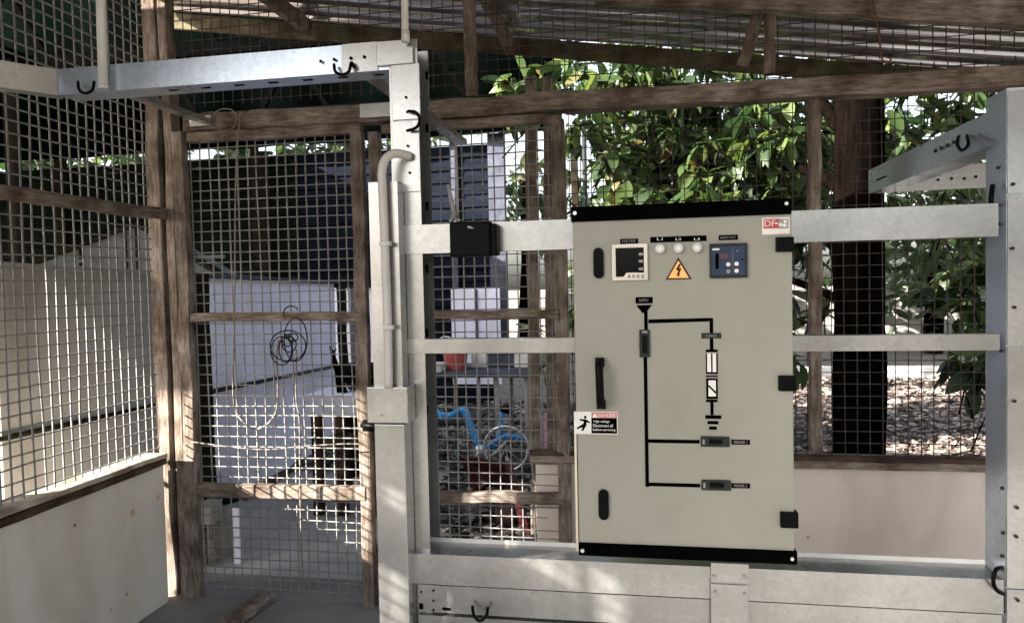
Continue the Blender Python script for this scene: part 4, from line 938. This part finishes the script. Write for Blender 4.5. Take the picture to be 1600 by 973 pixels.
FARL = leaf_mat('far tree leaves', [(0, (.012, .028, .011)), (.5, (.03, .06, .02)), (1, (.08, .11, .04))], trans=.3)
DRYL = leaf_mat('drooping dull leaves', [(0, (.05, .06, .03)), (.5, (.09, .10, .05)), (1, (.20, .19, .12))], trans=.3)
lmesh = []
for k, (V, Fc) in enumerate(TEMPS):
    me = bpy.data.meshes.new('leaf'); me.from_pydata([tuple(v) for v in V], [], [tuple(int(i) for i in f) for f in Fc]); me.materials.append(LEAFO); lmesh.append(me)

def rosettes(clusters, per=8, droop=.55, spread=.03):
    items = []
    for (c, ax) in clusters:
        n = rng.integers(per - 2, per + 3)
        for j in range(n):
            q = 2.4 * j + rng.uniform(0, .6); el = rng.uniform(-.9, .5) - droop * .3
            d = np.array([math.cos(q) * math.cos(el), math.sin(q) * math.cos(el), math.sin(el)]) + np.array(ax) * .4
            items.append((np.array(c) + rng.normal(0, spread, 3), d, rng.normal(0, .5), rng.uniform(.5, 1.3), int(rng.integers(0, 4))))
    return items
def leafy_tree(name, label, cat, base, trunk_pts, trunk_r, boxes, n_obj, limbs, mstuff=LEAFS, group=None, per=8, leafscale=1.18, bark=BARK):
    t = empty(name, base, label, cat, group)
    bm = bmesh.new(); path = smooth_path(trunk_pts, 6)
    add_tube(bm, path, [trunk_r[0] + (trunk_r[1] - trunk_r[0]) * i / (len(path) - 1) for i in range(len(path))], 16)
    for v in bm.verts:
        q = math.atan2(v.co.y - base[1], v.co.x - base[0]); f = 1 + .09 * math.sin(q * 5 + v.co.z * 2) + .04 * math.sin(q * 9 - v.co.z * 5)
        v.co.x += (v.co.x - base[0]) * (f - 1) * (1 if abs(v.co.x - base[0]) < .4 else 0); v.co.y += (v.co.y - base[1]) * (f - 1) * (1 if abs(v.co.y - base[1]) < .4 else 0)
    bm_obj('trunk', bm, bark, t, smooth=True)
    for (pts, r0, r1) in limbs:
        path = smooth_path(pts, 5); tube('limb', path, [r0 + (r1 - r0) * i / (len(path) - 1) for i in range(len(path))], bark, t, 8)
    clusters = []
    for (ctr, half, n) in boxes:
        for _ in range(n):
            while True:
                u = rng.uniform(-1, 1, 3)
                if (u ** 2).sum() < 1.15: break
            clusters.append((np.array(ctr) + u * np.array(half), rng.normal(0, 1, 3)))
    # twigs
    bm = bmesh.new()
    for (c, ax) in clusters[::2]:
        e = c + np.array([rng.normal(0, .12), rng.normal(0, .12), -.3 + rng.normal(0, .1)]); add_tube(bm, [Vector(e), Vector((c + e) / 2 + rng.normal(0, .02, 3)), Vector(c)], [.007, .005, .003], 4, False)
    tag(bm_obj('twigs', bm, bark, t), kind='stuff')
    items = rosettes(clusters, per)
    items = [(p, d, r, s * leafscale, k) for (p, d, r, s, k) in items]
    if n_obj:   # nearest leaves become single objects
        items.sort(key=lambda it: it[0][1] + rng.normal(0, .15)); near, items = items[:n_obj], items[n_obj:]
        PMi = Matrix.Translation(base).inverted()
        for (p, d, r, s, k) in near:
            o = bpy.data.objects.new('leaf', lmesh[k]); C.objects.link(o); o.parent = t
            R = rot_from_dir(d, r); M = Matrix(((R[0][0] * s, R[0][1] * s, R[0][2] * s, p[0]), (R[1][0] * s, R[1][1] * s, R[1][2] * s, p[1]), (R[2][0] * s, R[2][1] * s, R[2][2] * s, p[2]), (0, 0, 0, 1)))
            o.matrix_local = PMi @ M
    V, Fc = scatter(items, TEMPS); o = np_mesh('foliage', V, Fc, mstuff, t); o['kind'] = 'stuff'
    return t
# big tree with the dark trunk
tb_ = P(1343, 640, Y=5.2); bx, by = tb_.x, 5.2
leafy_tree('broadleaf_tree', 'big broadleaf tree with a thick dark trunk right of the cabinet', 'tree', (bx, by, 0),
    [(bx, by, -.05), (bx + .0, by, .8), (bx - .01, by, 1.6), (bx + .01, by, 2.6), (bx + .05, by + .1, 3.6)], (.165, .14),
    [((-.15, 6.6, 1.5), (.45, .6, .8), 70), ((.55, 6.2, 2.3), (.85, .8, .75), 230), ((.5, 6.5, 1.4), (.7, .7, .9), 180), ((1.25, 6.7, 1.9), (.5, .5, 1.2), 60), ((2.0, 6.2, 2.9), (.9, .8, .55), 70), ((-.3, 6.0, 3.0), (.9, .6, .35), 60), ((.9, 6.0, 3.4), (1.3, .8, .4), 80)],
    280, [([(bx, by, 2.0), (bx - .3, by + .4, 2.3), (bx - .9, by + .9, 2.4)], .06, .015), ([(bx, by, 2.3), (bx - .2, by + .5, 2.9), (bx - .6, by + .8, 3.4)], .06, .015), ([(bx, by, 2.5), (bx + .3, by + .4, 2.9), (bx + .8, by + .8, 3.1)], .06, .015), ([(bx, by, 1.3), (bx - .3, by + .8, 1.5), (bx - .6, by + 1.1, 1.6)], .04, .012)])
# smaller tree hanging over the litter at the right
bx2, by2 = 3.9, 6.4
leafy_tree('broadleaf_tree', 'smaller broadleaf tree with hanging branches beside the right steel post', 'tree', (bx2, by2, 0),
    [(bx2, by2, -.05), (bx2 - .1, by2, 1), (bx2 + .1, by2 + .1, 2.2), (bx2, by2, 3.4)], (.11, .07),
    [((2.45, 5.6, 1.05), (.36, .5, .38), 34), ((2.9, 5.9, 1.35), (.5, .5, .6), 42), ((2.15, 5.6, 1.5), (.25, .4, .25), 12), ((2.6, 6.2, 2.3), (.8, .6, .6), 38), ((3.4, 6.0, 2.0), (.6, .6, .9), 50), ((3.2, 6.2, .9), (.35, .5, .3), 22)],
    150, [([(bx2, by2, 1.8), (3.2, 6.0, 1.9), (2.6, 5.7, 1.5), (2.4, 5.6, 1.0)], .05, .01), ([(bx2, by2, 1.4), (3.4, 6.1, 1.3), (3.0, 5.9, 1.0)], .035, .008), ([(bx2, by2, 2.3), (3.2, 6.2, 2.6), (2.4, 6.0, 2.7)], .045, .01)])
# hanging branches in front of the white sky, left of the big tree
leafy_tree('slender_tree', 'slender tree with thin drooping leaves against the bright sky behind the stakes', 'tree', (-.35, 7.4, 0),
    [(-.35, 7.4, -.03), (-.4, 7.4, 1.2), (-.3, 7.45, 2.4), (-.5, 7.4, 3.2)], (.05, .02),
    [((-1.0, 7.6, 2.2), (.36, .4, .7), 7), ((-.2, 7.3, 2.5), (.2, .4, .3), 3), ((-.6, 7.4, .9), (.5, .5, .5), 22)],
    0, [([(-.35, 7.4, 1.5), (-.6, 7.5, 2.2), (-.9, 7.5, 2.5)], .016, .005), ([(-.35, 7.4, 1.2), (-.7, 7.5, 1.6), (-1.1, 7.6, 1.8)], .014, .004)], mstuff=DRYL, per=5)
# far trees
def far_tree(base, rad, zc, zh, n, label):
    b = Vector(base)
    t = empty('distant_tree', b, label, 'tree', 'trees beyond the yard')
    tube('trunk', [b, b + Vector((.1, 0, zc * .6)), b + Vector((0, 0, zc + zh * .5))], [.2, .15, .05], BARK, t, 10)
    cl_ = []
    lobes = [(rng.uniform(-.7, .7) * rad, rng.uniform(-.6, .6) * rad, zc + rng.uniform(-.7, .7) * zh, rng.uniform(.3, .5) * rad) for _ in range(11)]
    for _ in range(n):
        lx, ly, lz, lr = lobes[rng.integers(0, 11)]; u = rng.normal(0, .55, 3)
        cl_.append((np.array([b.x + lx, b.y + ly, lz]) + u * lr, rng.normal(0, 1, 3)))
    V, Fc = scatter([(p, d, r, s * 1.9, k) for (p, d, r, s, k) in rosettes(cl_, 6, spread=.12)], TEMPS)
    tag(np_mesh('crown', V, Fc, FARL, t), kind='stuff')
far_tree((1.6, 14, 0), 2.6, 3.6, 2.2, 420, 'distant green tree behind the big trunk, centre right')
far_tree((5.6, 15.5, 0), 2.8, 2.8, 2.0, 330, 'distant green tree beyond the litter at the far right')
far_tree((9.5, 14.5, 0), 2.8, 3.2, 2.4, 300, 'distant green tree just past the right steel post')
far_tree((-6.5, 13.5, 0), 3.2, 3.4, 1.3, 420, 'distant tree glimpsed under the shade cloth at the left')
far_tree((-11.5, 13, 0), 3.0, 3.3, 1.3, 320, 'distant tree glimpsed at the far left under the dark roof')
far_tree((-2.4, 15, 0), 2.0, 3.3, 1.0, 80, 'thin distant tree over the dark clad building')
# turquoise tank glimpsed over the main beam
tk = empty('water_tank', P(910, 130, Y=7.9), 'turquoise tank top glimpsed among leaves above the main beam', 'tank')
p = P(911, 125, Y=7.9); tube('tank', [p - Vector((0, 0, .10)), p + Vector((0, 0, .04)), p + Vector((0, 0, .09))], [.055, .055, .03], CYAN, tk, 16); tube('support_pole', [Vector((p.x, p.y, -.03)), p - Vector((0, 0, .1))], .025, DGREY, tk)
# far kerb wall and pale field wall
kw = empty('garden_wall', (5, 11.6, 0), 'low white painted wall far behind the leaf litter', 'wall')
box('wall', (-1, 11.6, -.03), (12, 11.75, .16), WHT, kw, .01)
gw = empty('garden_wall', (5, 18, 0), 'pale grey boundary wall far beyond the trees', 'wall')
box('wall', (-2, 18, -.03), (24, 18.2, 1.35), TAN, gw, .01)

# leaf litter and debris
def litter(name, n, x0, x1, y0, y1, size, m, z=-.02, zs=.03, bias=1.0):
    th = rng.uniform(0, 6.28, n); x = rng.uniform(x0, x1, n); y = y0 + (y1 - y0) * rng.uniform(0, 1, n) ** bias; s = size * rng.uniform(.5, 1.3, n)
    tilt = rng.normal(0, .45, n); tz = rng.normal(0, .4, n)
    c, s_ = np.cos(th), np.sin(th); V = np.empty((n, 6, 3))
    loc = np.array([(-1, 0, 0), (-.3, -.42, .18), (.5, -.38, .15), (1, 0, .1), (.5, .38, .15), (-.3, .42, .18)])
    for i, (a, b, h) in enumerate(loc):
        V[:, i, 0] = x + s * (a * c - b * s_); V[:, i, 1] = y + s * (a * s_ + b * c); V[:, i, 2] = z + zs * rng.uniform(0, 1, n) * 0 + s * (h + .35) + s * a * np.sin(tz) * .6 + s * b * np.sin(tilt)
    V[:, :, 2] += (rng.uniform(0, zs, n))[:, None]
    idx = np.arange(n)[:, None] * 6; F4 = np.concatenate([idx + np.array([[0, 1, 2, 3]]), idx + np.array([[0, 3, 4, 5]])])
    return tag(np_mesh(name, V.reshape(-1, 3), F4, m), kind='stuff')
LIT = leaf_mat('dry fallen leaves', [(0, (.035, .025, .022)), (.22, (.11, .082, .07)), (.5, (.22, .165, .14)), (.8, (.32, .255, .222)), (1, (.46, .40, .365))], trans=0, rough=.7)
LITD = leaf_mat('shade coloured leaves', [(0, (.012, .010, .009)), (.6, (.05, .042, .036)), (.9, (.16, .14, .12)), (1, (.4, .37, .35))], trans=0, rough=.7)  # darker copy of the fallen leaves, shade put into the colour
tag(litter('leaf_litter', 40000, .2, 7.5, 4.0, 11.5, .045, LIT, bias=1.3), 'thick layer of dry pale fallen leaves beyond the low wall', 'leaf litter')
tag(litter('garden_debris', 7000, -1.4, .9, 3.5, 5.6, .05, LITD, z=-.01, zs=.14), 'shade coloured leaves and debris heaped behind the right gate', 'debris')
tag(litter('leaf_litter', 6000, -3, 1.5, 5.6, 9, .05, LITD, z=-.01, zs=.03), 'dark fallen leaves under the work table', 'leaf litter')
